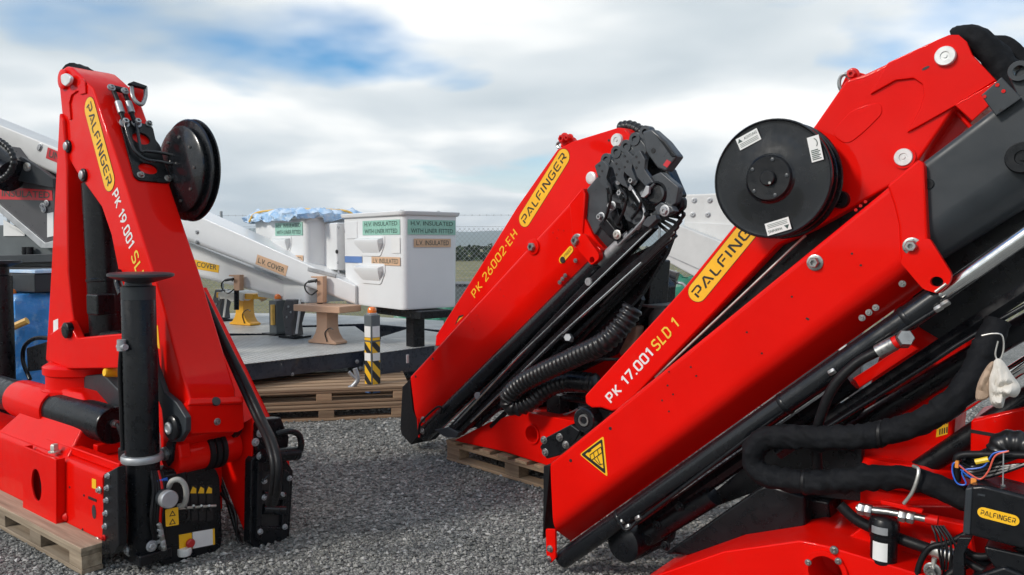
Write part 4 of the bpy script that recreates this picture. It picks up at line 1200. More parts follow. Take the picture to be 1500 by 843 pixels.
    wA = min((k * .01 for k in range(5, 90)), key=lambda k: abs(side(F, k).p(738, 664).z - .155)); print('mid base w', wA)
    A = side(F, wA)
    cA = A.px(780, 636)
    prism('base_frame', A, [(664, 646), (716, 619), (764, 603), (846, 618), (880, 640), (880, 705), (806, 684), (738, 662)], .45, 'red', C, bevel=.008, holes=[(780, 636, .055)])
    MB().prism(A, circ(cA, .066, n=30), -.008, .012, [circ(cA, .053, n=30)]).build('eye_ring', 'red', C, .003)
    MB().prism(A, circ(cA, .055, n=24), -.16, -.12).build('eye_bottom', 'red_edge', C)
    tubep('base_pipe', A, [(840, 534, -.1), (880, 527, -.1), (930, 528, -.1)], .01, 'black', C)
    MB().box(A.p(800, 612, -.1) - Vector((.0, 0, 0)), A.p(835, 578, -.2)).build('valve_block', 'black', C, .01)
    prism('pump_housing', side(F, .34), [(770, 610), (790, 575), (860, 575), (880, 620), (800, 615)], .2, 'black', C, bevel=.01)
    tubep('pipe_union', side(F, .2), [(826, 583), (848, 585), (866, 589)], .022, 'black', C, smooth=False)
    tubep('thin_pipe', side(F, .2), [(786, 601), (820, 609), (850, 598), (862, 596)], .006, 'galv', C)
    Hs = side(F, -.10)
    corr('corrugated_hose', [Hs.p(928, 450, -.1), Hs.p(912, 476, -.06), Hs.p(885, 502), Hs.p(845, 522), Hs.p(800, 543), Hs.p(765, 562), Hs.p(746, 582), Hs.p(752, 596, -.02), Hs.p(775, 590, -.08), Hs.p(800, 570, -.12), Hs.p(832, 559, -.16), Hs.p(875, 562, -.2)], .063, 'hose_black', C, .034, .18)
    tubep('hose_ferrule', Hs, [(836, 558, -.16), (862, 561, -.19)], .062, 'black', C, smooth=False)
    # column-side jack with its foot plate
    J = side(F, .55); cj = J.p(962, 444)
    MB().lathe((cj.x, cj.y, 0), (0, 0, 1), [(.07, .3), (.07, cj.z - .16), (.05, cj.z - .15), (.05, cj.z - .03), (.13, cj.z - .02), (.14, cj.z - .006), (.13, cj.z)], 32).build('outrigger_jack', 'grey_paint', C)
    prism('dust_cover', side(F, .45), [(905, 520), (912, 482), (918, 475), (935, 478), (930, 500), (912, 525)], .08, 'bag_brown', C, bevel=.02)
    prism('column_shield', side(F, .42), [(880, 430), (935, 378), (955, 382), (950, 450), (925, 480), (905, 470)], .2, 'black', C, bevel=.01)
    prism('column_shield', side(F, .62), [(880, 480), (960, 400), (975, 420), (960, 640), (880, 690)], .12, 'black', C, bevel=.01)
    return F, C
FM, CM = mid_crane()
def mid_pallet():
    F = FM; Gp = flat(F, 0)
    wA = min((k * .01 for k in range(5, 90)), key=lambda k: abs(side(F, k).p(738, 664).z - .155))
    a = side(F, wA - .03).px(654, 655)
    pallet(F, a[0], a[0] + 1.35, wA - .03, wA + .8, 'rough timber pallet under the crane marked PK 26002 EH', h=.15, mt='plank')
mid_pallet()
# ------------------------------------------------------------------ crane marked PK 19.001 SLD
def left_crane():
    F = Fr((-1.653, 3.79), 38, (-.75, .15))
    C = F.empty('loader_crane', 'red folded loader crane marked PK 19.001 SLD beside a black jack leg', 'crane')
    S = side(F, 0); W = .25
    # --- main boom: the lettered cheek, and a box behind it
    cheek = [(86, 112), (91, 101), (97, 97), (104, 99), (116, 110), (135, 129), (170, 232), (224, 400), (262, 532), (277, 583), (276, 636), (262, 652), (246, 650), (240, 636), (235, 610), (200, 480), (173, 400), (162, 345), (148, 304), (133, 283), (112, 254), (98, 230), (93, 200), (89, 158), (86, 127)]
    prism('main_boom', S, cheek, W, 'red', C, bevel=.014)
    # proud cheek rib round the head
    prism('cheek_rib', S, [(120, 115), (124, 121), (125, 137), (117, 139), (112, 124), (114, 115)], .01, 'red', C, h=.009, bevel=.004)
    prism('cheek_rib', S, [(101, 176), (98, 165), (97, 148), (101, 137), (108, 132), (113, 133), (104, 140), (101, 152), (103, 175)], .01, 'red', C, h=.009, bevel=.004)
    MB().lathe(S.p(95, 117), (0, -1, 0), [(.055, -.01), (.055, .016), (.045, .02)], 24).build('boss', 'red', C)
    kp = prism('pin_keeper', S, [(88, 110), (96, 107), (103, 113), (102, 121), (95, 127), (89, 122)], .02, 'pin_white', C, h=.038, bevel=.005, rr=.02)
    for x, y in ((101, 215), (124, 257)):
        MB().lathe(S.p(x, y), (0, -1, 0), [(.036, -.01), (.036, .012), (.032, .015)], 24).build('pin', 'black', C)
        MB().lathe(S.p(x, y), (0, -1, 0), [(.024, .012), (.024, .022), (.019, .025)], 20).build('pin_cap', 'galv', C)
    # badge and lettering along the boom
    e0, e1 = Vector(S.px(132, 159)), Vector(S.px(160, 264))
    badge(S, e0, e1, .062, C, raw=True)
    b0 = Vector(S.px(164, 286)); b1 = Vector(S.px(189, 366)); b2 = Vector(S.px(212, 441))
    d = (b2 - b0).normalized()
    letter(S, strokes('pK 19.001', .2, .2), b0, b0 + d * (b1 - b0).length, .075, 'decal_white', C, raw=True, bold=.02)
    letter(S, strokes('SlD', .17, .2), b0 + d * ((b1 - b0).length + .04), b0 + d * ((b1 - b0).length + .04 + .17), .078, 'decal_text', C, raw=True, bold=.015)
    sticker(S, [(226, 484), (231, 476), (234, 512), (229, 508)], 'decal_yellow', C, .0015, 'warning_sign')
    # broad front face of the boom as a plane
    t0 = S.p(135, 129); t1 = S.p(277, 583)
    B = Pl(F, t1, (0, 1, 0), t0 - t1)
    # fork seen at the foot of the boom: end flap and hinge tubes
    prism('boom_end_lip', B, [(277, 583), (357, 580), (358, 590), (276, 594)], .05, 'red', C, h=.006, bevel=.01)
    pin(B, 317, 588, .022, C, 'decal_black', h=.007, hh=.002, name='drain_hole_shade')  # hole is a black disc coloured for its shade
    EB = endp(F, S.px(276, 636)[0] + .02)
    prism('hinge_plate', EB, [(276, 592), (357, 588), (359, 628), (350, 634), (280, 637), (276, 630)], .06, 'red', C, h=.01, bevel=.012)
    bolt(EB, 318, 618, .012, C, h=.01)
    # black knuckle link on the lettered cheek, hub
    prism('knuckle_link', S, [(222, 500), (226, 535), (240, 575), (258, 590), (272, 612), (272, 632), (262, 648), (248, 648), (240, 632), (236, 600), (222, 560)], .03, 'charcoal', C, h=.045, bevel=.006)
    MB().lathe(S.p(256, 626, .045), (0, -1, 0), [(.06, -.03), (.06, .02), (.05, .028), (.04, .03)], 28).build('knuckle_pin', 'black', C)
    MB().lathe(S.p(256, 626, .045), (0, -1, 0), [(.03, .02), (.03, .036), (.02, .04), (.015, .035)], 8).build('pin_cap', 'galv', C)
    prism('link_ear', S, [(225, 560), (240, 590), (246, 640), (262, 652), (264, 672), (256, 690), (244, 692), (236, 678), (234, 640), (222, 590)], .06, 'red', C, h=.02, bevel=.01)
    MB().lathe(S.p(246, 664, .02), (0, -1, 0), [(.035, -.02), (.035, .024), (.028, .03), (.012, .03)], 8).build('pin', 'steel', C)
    prism('pin_keeper', S, [(243, 650), (250, 638), (255, 650), (252, 676), (246, 684), (242, 676)], .015, 'black', C, h=.03, bevel=.004)
    cA, cB = S.p(256, 626), S.p(256, 626) + Vector((0, .28, 0))
    MB().cyl(cA, cB, .10, 28).build('hinge_tube', 'red', C)
    cA = S.p(250, 672, .02)
    MB().cyl(cA, cA + Vector((0, .34, 0)), .085, 28).build('link_tube', 'red', C)
    for k in range(3):
        y0 = .16 + k * .034
        MB().lathe(cA + Vector((0, y0, 0)), (0, 1, 0), [(.088, 0), (.098, .004), (.098, .026), (.088, .03)], 28).build('rubber_sleeve', 'rubber', C)
    MB().lathe(S.p(256, 626) + Vector((0, .275, 0)), (0, 1, 0), [(.105, 0), (.115, .006), (.115, .03), (.05, .034)], 28).build('hinge_cap', 'black', C)
    # --- hose guide plate on the broad face
    hp = prism('hose_guide_plate', B, [(176, 177), (184, 174), (217, 183), (224, 187), (228, 205), (235, 214), (241, 240), (250, 262), (247, 268), (204, 264), (197, 258), (186, 216)], .012, 'black', C, h=.03, bevel=.003, rr=.012, holes=[(207, 203, .048, .040), (217, 247, .052, .036)])
    for x, y in ((218, 182), (206, 257), (246, 262), (182, 181)): bolt(B, x, y, .013, hp, h=.03, hh=.02)
    for k, off in enumerate((0, 15)):
        x0 = 170 + off
        tubep('hydraulic_hose', B, [(165 + off, 131, .02), (170 + off, 142, .04), (175 + off, 156, .05), (179 + off, 170, .05), (183 + off, 180, .05)], .012, 'rubber', C)
        tubep('hose_ferrule', B, [(x0 + 3, 150, .05), (x0 + 8, 166, .05)], .018, 'galv', C, smooth=False)
        bolt(B, 182 + off * 1.2, 181, .018, C, 'galv', h=.04, hh=.03)
        tubep('steel_pipe', B, [(183 + off * 1.1, 182, .05), (190 + off * .9, 205, .05), (198 + off * .6, 222, .05), (214, 222 + (0 if off else 12), .05), (234, 224 + (0 if off else 13), .06), (252, 228 + (0 if off else 12), .08), (254, 234, .08), (249, 238, .06)], .0085, 'black_gloss', C)
    tubep('hose_manifold', B, [(160, 128, .03), (186, 134, .03)], .017, 'black', C, smooth=False)
    for x in (163, 183): bolt(B, x, 128 + (x - 160) * .25, .014, C, 'galv', h=.05)
    prism('weld_rib', B, [(206, 268), (208, 268), (241, 318), (240, 322)], .008, 'red', C, h=.006, bevel=.003)
    prism('weld_rib', B, [(247, 268), (249, 268), (241, 322), (240, 320)], .008, 'red', C, h=.006, bevel=.003)
    # shackle and fabric sleeve on the head
    sh = prism('lifting_lug', B, [(190, 126), (196, 120), (211, 124), (214, 136), (208, 150), (200, 146)], .03, 'red', C, h=.05, bevel=.006)
    tubep('shackle', B, [(193, 124, .08), (194, 140, .09), (200, 150, .09), (208, 153, .09), (213, 142, .09), (213, 128, .08)], .011, 'steel', C)
    prism('shackle_flag', B, [(188, 122), (196, 119), (216, 126), (214, 129), (196, 125)], .02, 'black', C, h=.1, bevel=.003)
    Hd = Pl(F, S.p(104, 99) + Vector((0, 0, -.02)), (0, 1, 0), (-.8, 0, .6))
    P_ = resample(crom([S.p(105, 109, -.10), S.p(119, 112, -.11), S.p(131, 118, -.12), S.p(139, 129, -.13), S.p(145, 147, -.14)], 10), .015)
    MB().tube(P_, [.06 * (1 + .22 * mnoise.noise((i * .5, 1, 0))) for i in range(len(P_))], 16).build('hose_sleeve', 'fabric', C, smooth=80)
    P_ = resample(crom([S.p(103, 107, -.17), S.p(119, 110, -.19), S.p(133, 116, -.2), S.p(143, 130, -.2)], 10), .015)
    MB().tube(P_, [.05 * (1 + .3 * mnoise.noise((i * .6, 4, 0))) for i in range(len(P_))], 14).build('hose_sleeve', 'fabric', C, smooth=80)
    # --- hose reel on the far cheek
    c = side(F, W + .05).p(266, 249); r = .278
    rl = MB().lathe(c, (0, -1, 0), [(r * .25, -.075), (r * .985, -.066), (r, -.061), (r * .985, -.056), (r * .88, -.052), (r * .88, -.036), (r * .975, -.030), (r * .985, -.026), (r * .96, -.020), (r * .80, -.014), (r * .80, .0), (r * .84, .004), (r * .84, .012), (r * .80, .018), (r * .45, .030), (r * .2, .04)], 64).build('hose_reel', 'black_gloss', C, smooth=30)
    for i in range(9):
        t = 2 * math.pi * i / 9
        q = c + Vector((math.cos(t) * r * .62, -.024, math.sin(t) * r * .62))
        MB().lathe(q, (0, -1, 0), [(.008, 0), (.008, .008)], 6).build('reel_bolt', 'steel', rl)
    # --- column: side plate, face, lift ram
    K = side(F, -.02)
    col = [(86, 165), (92, 175), (97, 240), (99, 397), (103, 440), (108, 478), (106, 505), (97, 537), (80, 540), (66, 528), (70, 470), (75, 383), (80, 280), (85, 190)]
    prism('column', K, col, .30, 'red', C, bevel=.012)
    prism('column_bracket', side(F, -.05), [(66, 527), (72, 490), (100, 470), (112, 495), (187, 488), (190, 520), (180, 540), (98, 541)], .05, 'red', C, bevel=.01)
    prism('column_bracket', side(F, .24), [(90, 540), (92, 480), (108, 470), (118, 495), (180, 488), (184, 520), (170, 545)], .03, 'red', C, bevel=.01)
    MB().lathe(side(F, -.05).p(101, 484), (0, -1, 0), [(.045, -.01), (.045, .02), (.036, .026), (.02, .026)], 20).build('pin', 'black', C)
    st = sticker(side(F, -.02), [(78, 470), (85, 467), (85, 490), (78, 494)], 'paper', C, .002, 'sticker'); sticker(side(F, -.02), [(76, 496), (86, 494), (86, 507), (76, 509)], 'paper', C, .002, 'sticker')
    R1 = side(F, .11)
    c0, c1, c2 = R1.p(158, 490), R1.p(146, 270), R1.p(130, 225)
    MB().lathe(c0, c1 - c0, [(.06, -.05), (.088, -.02), (.093, .02), (.093, (c1 - c0).length * .35), (.097, (c1 - c0).length * .355), (.097, (c1 - c0).length * .37), (.093, (c1 - c0).length * .375), (.093, (c1 - c0).length), (.07, (c1 - c0).length + .02)], 32).build('lift_cylinder', 'black', C)
    MB().cyl(c1, c2, .05, 20).build('piston_rod', 'chrome', C)
    tubep('cylinder_pivot', side(F, .02), [(113, 500, -.05), (185, 497, -.05)], .05, 'black', C, smooth=False)
    MB().box(R1.p(170, 458) + Vector((0, -.16, 0)), R1.p(186, 430) + Vector((0, -.06, 0))).build('valve_block', 'black', C, .01)
    tubep('oil_pipe', R1, [(176, 398, .12), (172, 412, .12), (178, 432, .14)], .018, 'black', C)
    # slewing drum below the column
    cc_ = side(F, .12).p(128, 560); zt = side(F, .12).p(128, 541).z
    MB().lathe((cc_.x, cc_.y, 0), (0, 0, 1), [(.22, .45), (.24, zt - .16), (.24, zt - .10), (.215, zt - .09), (.215, zt - .02), (.23, zt - .01), (.23, zt + .03), (.2, zt + .05)], 40).build('slewing_drum', 'red', C)
    # rack tubes (slewing rams)
    T = side(F, -.06)
    c0, c1 = T.p(78, 590), T.p(160, 630)
    ax = Vector((1, 0, 0)); le = (c1 - c0).x
    c0 = T.p(85, 593); c0.z = (T.p(85, 593).z + T.p(157, 627).z) / 2
    c1 = c0 + ax * le
    z_ = c0.z
    rr_ = .098
    MB().lathe(c0, ax, [(rr_ * .9, 0), (rr_, .0), (rr_, le - .012), (rr_ * .985, le - .006), (rr_ * .95, le), (rr_ * .9, le), (rr_ * .88, le - .008), (rr_ * .3, le - .008)], 40).build('slewing_cylinder', 'black', C, smooth=30)
    MB().lathe(c1 + Vector((-.01, 0, .01)), ax, [(.022, 0), (.022, .02), (.016, .022), (.016, .04)], 8).build('pipe_nut', 'steel', C)
    e_ = c1 + Vector((.03, 0, .01))
    MB().tube(crom([e_, e_ + Vector((.03, .0, -.03)), e_ + Vector((.035, .01, -.09)), e_ + Vector((.0, .02, -.14))], 6), .012, 10).build('rubber_hose', 'rubber', C)
    le2 = .55
    MB().lathe(c0 + Vector((-.50, 0, 0)), -ax, [(rr_, 0), (rr_, le2), (rr_ * .9, le2 + .01)], 40).build('slewing_cylinder', 'black', C, smooth=30)
    MB().lathe(c0 + Vector((.02, 0, 0)), -ax, [(rr_ * 1.12, 0), (rr_ * 1.16, .02), (rr_ * 1.16, .5), (rr_ * 1.12, .53)], 40).build('rack_housing', 'red', C, smooth=30)
    MB().lathe(c0 + Vector((.0, .34, .02)), ax, [(rr_, 0), (rr_, le + .1), (rr_ * .9, le + .11)], 32).build('slewing_cylinder', 'black', C)
    prism('grey_cover', side(F, .02), [(112, 552), (150, 548), (182, 580), (185, 610), (160, 600), (128, 580)], .22, 'charcoal', C, bevel=.01)
    MB().lathe(side(F, -.02).p(161, 546), (0, -1, .15), [(.024, -.04), (.024, .02), (.02, .03)], 16).build('filler_cap', 'decal_yellow', C)
    # --- base beam
    wb = -.26; A = side(F, wb)
    zt, zb = A.p(148, 693).z, A.p(148, 803).z
    s0, s1 = A.px(-160, 600)[0], A.px(150, 700)[0]
    bm_ = MB(); sec = rnd([(wb, zb), (wb, zt), (wb + .26, zt), (wb + .26, zb)], .03, 4)
    V0 = [(s0, a, b) for a, b in sec]; V1 = [(s1, a, b) for a, b in sec]; n_ = len(sec)
    bm_.add(V0 + V1, [(i, (i + 1) % n_, (i + 1) % n_ + n_, i + n_) for i in range(n_)] + [tuple(range(n_ - 1, -1, -1)), tuple(range(n_, 2 * n_))])
    bm_.build('base_beam', 'red', C, smooth=60)
    # pocket with oval opening
    Ap = side(F, wb - .045)
    cO = Ap.px(53, 711)
    pk = [(34, 654), (82, 674), (82, 775), (33, 751)]
    oval = circ(cO, .062, .085, 28)
    MB().prism(Ap, Ap.poly(pk), -.012, 0, [oval]).build('fork_pocket', 'red', C, .004)
    pp = Ap.poly(pk)
    for i, (a, b) in enumerate(((0, 3), (1, 2), (3, 2))):
        p0, p1 = pp[a], pp[b]
        MB().add([Ap.at(*p0, -.002), Ap.at(*p1, -.002), Ap.at(*p1, -.043), Ap.at(*p0, -.043), Ap.at(p0[0] + (.012 if i == 0 else -.012 if i == 1 else 0), p0[1] + (.012 if i == 2 else 0), -.002), Ap.at(p1[0] + (.012 if i == 0 else -.012 if i == 1 else 0), p1[1] + (.012 if i == 2 else 0), -.002), Ap.at(p1[0] + (.012 if i == 0 else -.012 if i == 1 else 0), p1[1] + (.012 if i == 2 else 0), -.043), Ap.at(p0[0] + (.012 if i == 0 else -.012 if i == 1 else 0), p0[1] + (.012 if i == 2 else 0), -.043)], [(0, 1, 2, 3), (4, 7, 6, 5), (0, 4, 5, 1), (1, 5, 6, 2), (2, 6, 7, 3), (3, 7, 4, 0)]).build('pocket_wall', 'red', C)
    MB().prism(Ap, circ(cO, .066, .09, 28), -.044, -.040).build('pocket_shade', 'decal_black', C)  # black oval painted in for the shade behind the opening
    bolt(Pl(F, Ap.p(80, 662, -.05), (1, 0, 0), (0, 1, 0)), 80, 662, .02, C, 'zinc', h=0, hh=.04)
    sticker(A, [(134.5, 701), (140.5, 703), (140.5, 717), (134.5, 715)], 'decal_yellow', C, .002, 'sticker', rr=.004)
    prism('slot_shade', A, [(129, 727), (141, 732), (141, 736), (129, 731)], .004, 'decal_black', C, h=.002, bevel=0)  # black strip coloured as the shade in the slot
    MB().prism(A, circ(A.px(138, 750), .021, .035, 20), -.004, .002).build('oval_plug', 'charcoal', C)
    for x, y in ((102, 714), (123, 726), (121, 776)): pin(A, x, y, .006, C, 'decal_black', h=.001, hh=.002, name='rivet_hole_shade')  # black dots painted for the dark of small holes
    MB().lathe(A.p(97, 757), (0, -1, 0), [(.02, -.01), (.024, .006), (.012, .018), (.006, .02)], 14).build('weld_knob', 'red_edge', C)
    # sloped gusset between column and beam
    gz = zt
    p_ = [(-.98, zt + .28), (-.72, zt + .30), (-.55, zt + .24), (-.40, zt)]
    MB().add([(-1.55, wb + .02, zt - .01), (-.62, wb + .02, zt - .01), (-.66, wb + .16, zt + .20), (-.85, wb + .20, zt + .28), (-1.25, wb + .2, zt + .28), (-1.55, wb + .4, zt - .01), (-.62, wb + .4, zt - .01), (-.66, wb + .40, zt + .20), (-.85, wb + .40, zt + .28), (-1.25, wb + .4, zt + .28)],
             [(0, 1, 2, 3, 4), (5, 9, 8, 7, 6), (1, 6, 7, 2), (2, 7, 8, 3), (3, 8, 9, 4), (4, 9, 5, 0), (0, 5, 6, 1)]).build('gusset', 'red', C, .012)
    MB().box((-.95, wb + .05, zt + .002), (-.12, wb + .10, zt + .045)).build('beam_rib', 'red', C, .006)
    MB().box((-.55, wb + .12, zt + .002), (-.50, wb + .25, zt + .06)).build('beam_rib', 'red', C, .006)
    MB().box((-1.5, 0.001, .15), (-.1, .32, zt - .02)).build('beam_inner', 'red', C, .01)
    # --- black jack leg at the beam end
    jw = -.14; js = A.px(150, 700)[0] + .13
    J = side(F, jw)
    cj = J.p(207, 600); js = cj.x
    zbot, ztop = J.p(207, 806).z, J.p(207, 400).z
    jr = .076
    MB().lathe((js, jw, 0), (0, 0, 1), [(jr * .96, zbot), (jr, zbot + .01), (jr, ztop - .13), (jr * .97, ztop - .125), (jr * .97, ztop - .12)], 40).build('jack_cylinder', 'black', C, smooth=30)
    MB().lathe((js, jw, 0), (0, 0, 1), [(jr * 1.0, ztop - .125), (jr * 1.0, ztop - .065), (jr * .8, ztop - .06), (jr * .75, ztop - .04), (.03, ztop - .038), (.03, ztop - .02)], 32).build('jack_rod', 'charcoal', C, smooth=30)
    MB().lathe((js, jw, 0), (.02, 0, 1), [(.055, ztop - .045), (.13, ztop - .022), (.145, ztop - .014), (.145, ztop - .004), (.135, ztop)], 40).build('jack_foot', 'charcoal', C, smooth=30)
    zr = J.p(200, 667).z
    MB().lathe((js, jw, 0), (0, 0, 1), [(jr, zr - .018), (jr * 1.22, zr - .016), (jr * 1.26, zr - .008), (jr * 1.26, zr + .008), (jr * 1.2, zr + .016), (jr, zr + .018)], 40).build('reflector_ring', 'galv', C, smooth=30)
    MB().box((js - .08, jw - .07, zbot - .035), (js + .09, jw + .09, zbot + .02)).build('jack_shoe', 'black', C, .01)
    bolt(side(F, jw - .07), 188, 806, .020, C, 'galv'); 
    bolt(endp(F, js + .09), 222, 800, .018, C, 'galv')
    Bp = side(F, wb - .03)
    bp_ = prism('jack_bracket', Bp, [(152, 695), (172, 684), (174, 800), (166, 812), (148, 814)], .04, 'black', C, bevel=.006)
    for i, (x, y) in enumerate(((159, 697), (158, 715), (157, 733), (156, 752), (155, 771), (153, 788))): bolt(Bp, x, y, .010, bp_, 'galv' if i != 5 else 'red_edge')
    for x, y in ((146, 718), (143, 792)): bolt(side(F, wb - .005), x, y, .012, C, 'zinc')
    MB().box((js - .17, jw - .04, zr - .06), (js - .075, jw + .05, zr + .03)).build('jack_clamp', 'black', C, .012)
    tubep('jack_hose', side(F, jw - .05), [(178, 512, .02), (176, 545, .02), (178, 600, .02), (180, 660, .02)], .011, 'rubber', C)
    tubep('jack_fitting', side(F, jw - .06), [(178, 498, .03), (178, 514, .03)], .02, 'galv', C, smooth=False)
    tubep('jack_fitting', side(F, jw - .06), [(174, 508, .03), (184, 509, .03)], .014, 'galv', C, smooth=False)
    # --- control valve and levers beside the jack
    Y = endp(F, js + .07)
    cn = MB().prism(Y, rnd(Y.poly([(232, 690), (246, 688), (316, 686), (322, 700), (326, 790), (322, 808), (246, 828), (234, 826)]), .02), -.12, 0).build('lever_console', 'black', C, .006)
    for i in range(4):
        x = 268 + i * 11.5
        prism('lever_slot', Y, [(x, 712), (x + 9, 711), (x + 10, 762), (x + 1, 764)], .01, 'decal_black', cn, h=.003, bevel=0, rr=.006)
        tubep('lever', Y, [(x + 5, 748, .0), (x + 5, 744, .03), (x + 4, 741, .06)], .006, 'steel', cn)
        if i > 0: sticker(Y, [(x - 1, 723), (x + 3, 713), (x + 8, 716), (x + 8, 723)], 'decal_yellow', cn, .005, 'lever_mark')
    tubep('lever_rail', Y, [(262, 745, .03), (316, 741, .03)], .007, 'zinc', cn, smooth=False)
    pn = sticker(Y, [(261, 783), (315, 773), (316, 799), (262, 810)], 'decal_black', cn, .003, 'switch_panel')
    sticker(Y, [(262, 784), (281, 780.5), (282, 804), (263, 808.5)], 'decal_yellow', pn, .0045, 'panel_face'); sticker(Y, [(282, 780), (312, 775), (313, 798), (283, 804)], 'decal_white', pn, .0045, 'panel_face')
    sticker(Y, [(311.5, 775), (314.5, 774.5), (315, 798), (312, 798.5)], 'decal_yellow', pn, .005, 'panel_face')
    MB().lathe(Y.p(276, 795), Y.n, [(.016, 0), (.016, .012), (.022, .014), (.022, .024), (.016, .03)], 20).build('stop_button', 'knob_red', pn)
    wp = sticker(Y, [(242, 747), (261, 743), (262, 769), (243, 772)], 'decal_yellow', C, .07, 'warning_plate', rr=.006)
    for dy in (0, 12):
        sticker(Y, [(248, 757 + dy), (253, 748 + dy), (257.5, 755.5 + dy)], 'decal_black', wp, .0715, 'print_mark')
        sticker(Y, [(250, 755.5 + dy), (253, 750.5 + dy), (255.5, 754.7 + dy)], 'decal_yellow', wp, .0725, 'print_mark')
    MB().box((js - .02, jw + .05, zbot + .12), (js + .09, jw + .18, zbot + .38)).build('valve_block', 'black', C, .02)
    c0 = Y.p(236, 728, .03); c1 = Y.p(248, 732, .12)
    MB().cyl(c0 - (c1 - c0) * .4, c1 - (c1 - c0) * .2, .04, 24).build('valve_spool', 'charcoal', C)
    MB().lathe(c1 - (c1 - c0) * .3, c1 - c0, [(.042, 0), (.042, .03), (.037, .036), (.01, .036)], 24).build('spool_cap', 'galv', C)
    tubep('grab_handle', Y, [(247, 714, .04), (252, 705, .07), (262, 703, .09), (270, 710, .1), (273, 724, .1), (270, 738, .08), (262, 742, .05)], .013, 'grip_grey', C)
    for i in range(5):
        tubep('pipe_elbow', Y, [(222 + i * 3, 770 + 8 * i, .02), (232 + 2 * i, 768 + 8 * i, .05), (236 + i, 778 + 7 * i, .05)], .012, 'galv' if i % 2 else 'steel', C, seg=8)
    for i in range(6):
        tubep('oil_pipe', Y, [(222 + 3 * i, 690, .0), (225 + 4 * i, 720, .04), (222 + 4 * i, 760, .05), (226 + 3 * i, 790, .03)], .009, 'rubber' if i != 3 else 'red_edge', C, seg=8)
    MB().box(Y.p(228, 712, .03), Y.p(242, 698, .0) + Vector((-.05, 0, 0))).build('valve_cap', 'wire_blue', C, .006)
    for i in range(4):
        tubep('console_hose', Y, [(262 + i * 14, 694, -.05), (264 + i * 14, 678, -.04), (268 + i * 13, 670, -.1)], .014, 'rubber', C)
    MB().lathe((js + .07, jw + .16, 0), (0, 0, 1), [(.03, zbot - .05), (.035, zbot - .04), (.035, zbot - .01)], 12).build('drain_plug', 'decal_white', C)
    # --- outer boom folded back behind the main boom
    Wo = .34
    O = side(F, Wo); th = .24
    tail_s = O.px(368, 780)[0]
    quad = O.poly([(372, 618), (240, 300), (200, 400), (364, 792)])
    t_top, t_bot = O.px(369, 612), O.px(369, 795)
    O2 = side(F, Wo + th); e_0, e_1 = Vector(O2.px(399, 613)), Vector(O2.px(328, 468))
    dirb = (e_1 - e_0).normalized()
    t_top = e_0 - dirb * ((tail_s - e_0.x) / -dirb.x)
    L_ = 1.15
    quad = [Vector((tail_s, t_top[1])), Vector((tail_s, t_top[1])) + dirb * L_, Vector((tail_s, t_top[1])) + dirb * L_ + Vector((-.36, -.1)), Vector((tail_s, t_bot[1]))]
    sec = sec_outer(th, .36, .2, .05)
    MB().boom(quad, [(w_ + Wo, k) for w_, k in sec]).build('outer_boom', 'red', C, smooth=60, wn=True)
    prism('side_flange', side(F, Wo - .006), [(321, 690), (352, 622), (369, 612), (369, 794), (364, 794)], .01, 'red', C, h=.0, bevel=.003)
    # boom tail: black roller carriage
    Tn = endp(F, tail_s)
    tl = prism('tail_frame', Tn, [(368, 676), (378, 664), (418, 672), (430, 690), (428, 730), (424, 792), (404, 813), (384, 812), (366, 797)], .06, 'black', C, h=.05, bevel=.008)
    prism('tail_recess', Tn, [(384, 690), (416, 694), (414, 775), (382, 772)], .02, 'decal_black', tl, h=.054, bevel=.004)
    prism('tail_rim', Tn, [(378, 676), (386, 676), (384, 790), (376, 788)], .03, 'black', tl, h=.075, bevel=.006)
    prism('tail_rim', Tn, [(416, 688), (426, 692), (421, 790), (412, 792)], .03, 'black', tl, h=.075, bevel=.006)
    prism('tail_rim', Tn, [(376, 772), (420, 772), (419, 790), (396, 804), (376, 790)], .03, 'black', tl, h=.072, bevel=.006)
    for y in (726, 746):
        MB().cyl(Tn.p(384, y, .06), Tn.p(415, y + 1, .06), .026, 18).build('roller', 'black_gloss', tl)
    for x, y in ((387, 705), (424, 701), (387, 729), (413, 725), (381, 779), (417, 772)): bolt(Tn, x, y, .010, tl, 'galv', h=.078)
    tubep('oil_pipe', Tn, [(384, 706, .08), (392, 698, .09), (400, 692, .09)], .007, 'black_gloss', C)
    # bracket above the tail
    prism('hose_bracket', Tn, [(376, 632), (384, 615), (412, 612), (420, 632), (424, 640), (421, 668), (390, 672), (378, 664)], .06, 'black', C, h=.06, bevel=.008)
    MB().cyl(Tn.p(385, 668, .1), Tn.p(436, 664, .1), .036, 22).build('bracket_tube', 'black', C)
    tubep('bracket_bow', Tn, [(404, 636, .1), (425, 632, .12), (438, 638, .12), (441, 655, .12), (436, 668, .1)], .016, 'black', C)
    for x, y in ((381, 668), (374, 648), (381, 635)): bolt(Tn, x, y, .014, C, 'galv', h=.07)
    prism('tail_hook', Tn, [(410, 806), (420, 797), (422, 808), (414, 816)], .03, 'red', C, h=.02, bevel=.003)
    # pair of hoses along the outer boom into the tail
    for i in range(2):
        o_ = 7 * i
        tubep('hydraulic_hose', O, [(292 + o_ * .6, 430, .02), (325 + o_ * .6, 500, .03), (352 + o_, 560, .04), (376 + o_, 612, .06), (392 + o_, 645, .12), (401 + o_, 680, .16), (400 + o_, 715, .15), (394 + o_, 738, .08)], .018, 'rubber', C)
    tubep('rail', O, [(318, 690, .02), (332, 730, .02), (346, 775, .02), (358, 806, .01), (376, 803, .0)], .012, 'black', C)
    tubep('rail', O, [(312, 688, .03), (322, 720, .03), (344, 750, .03), (348, 790, .03), (362, 803, .01)], .008, 'hose_black', C)
    # rear handle seen behind the column
    Z = side(F, .5)
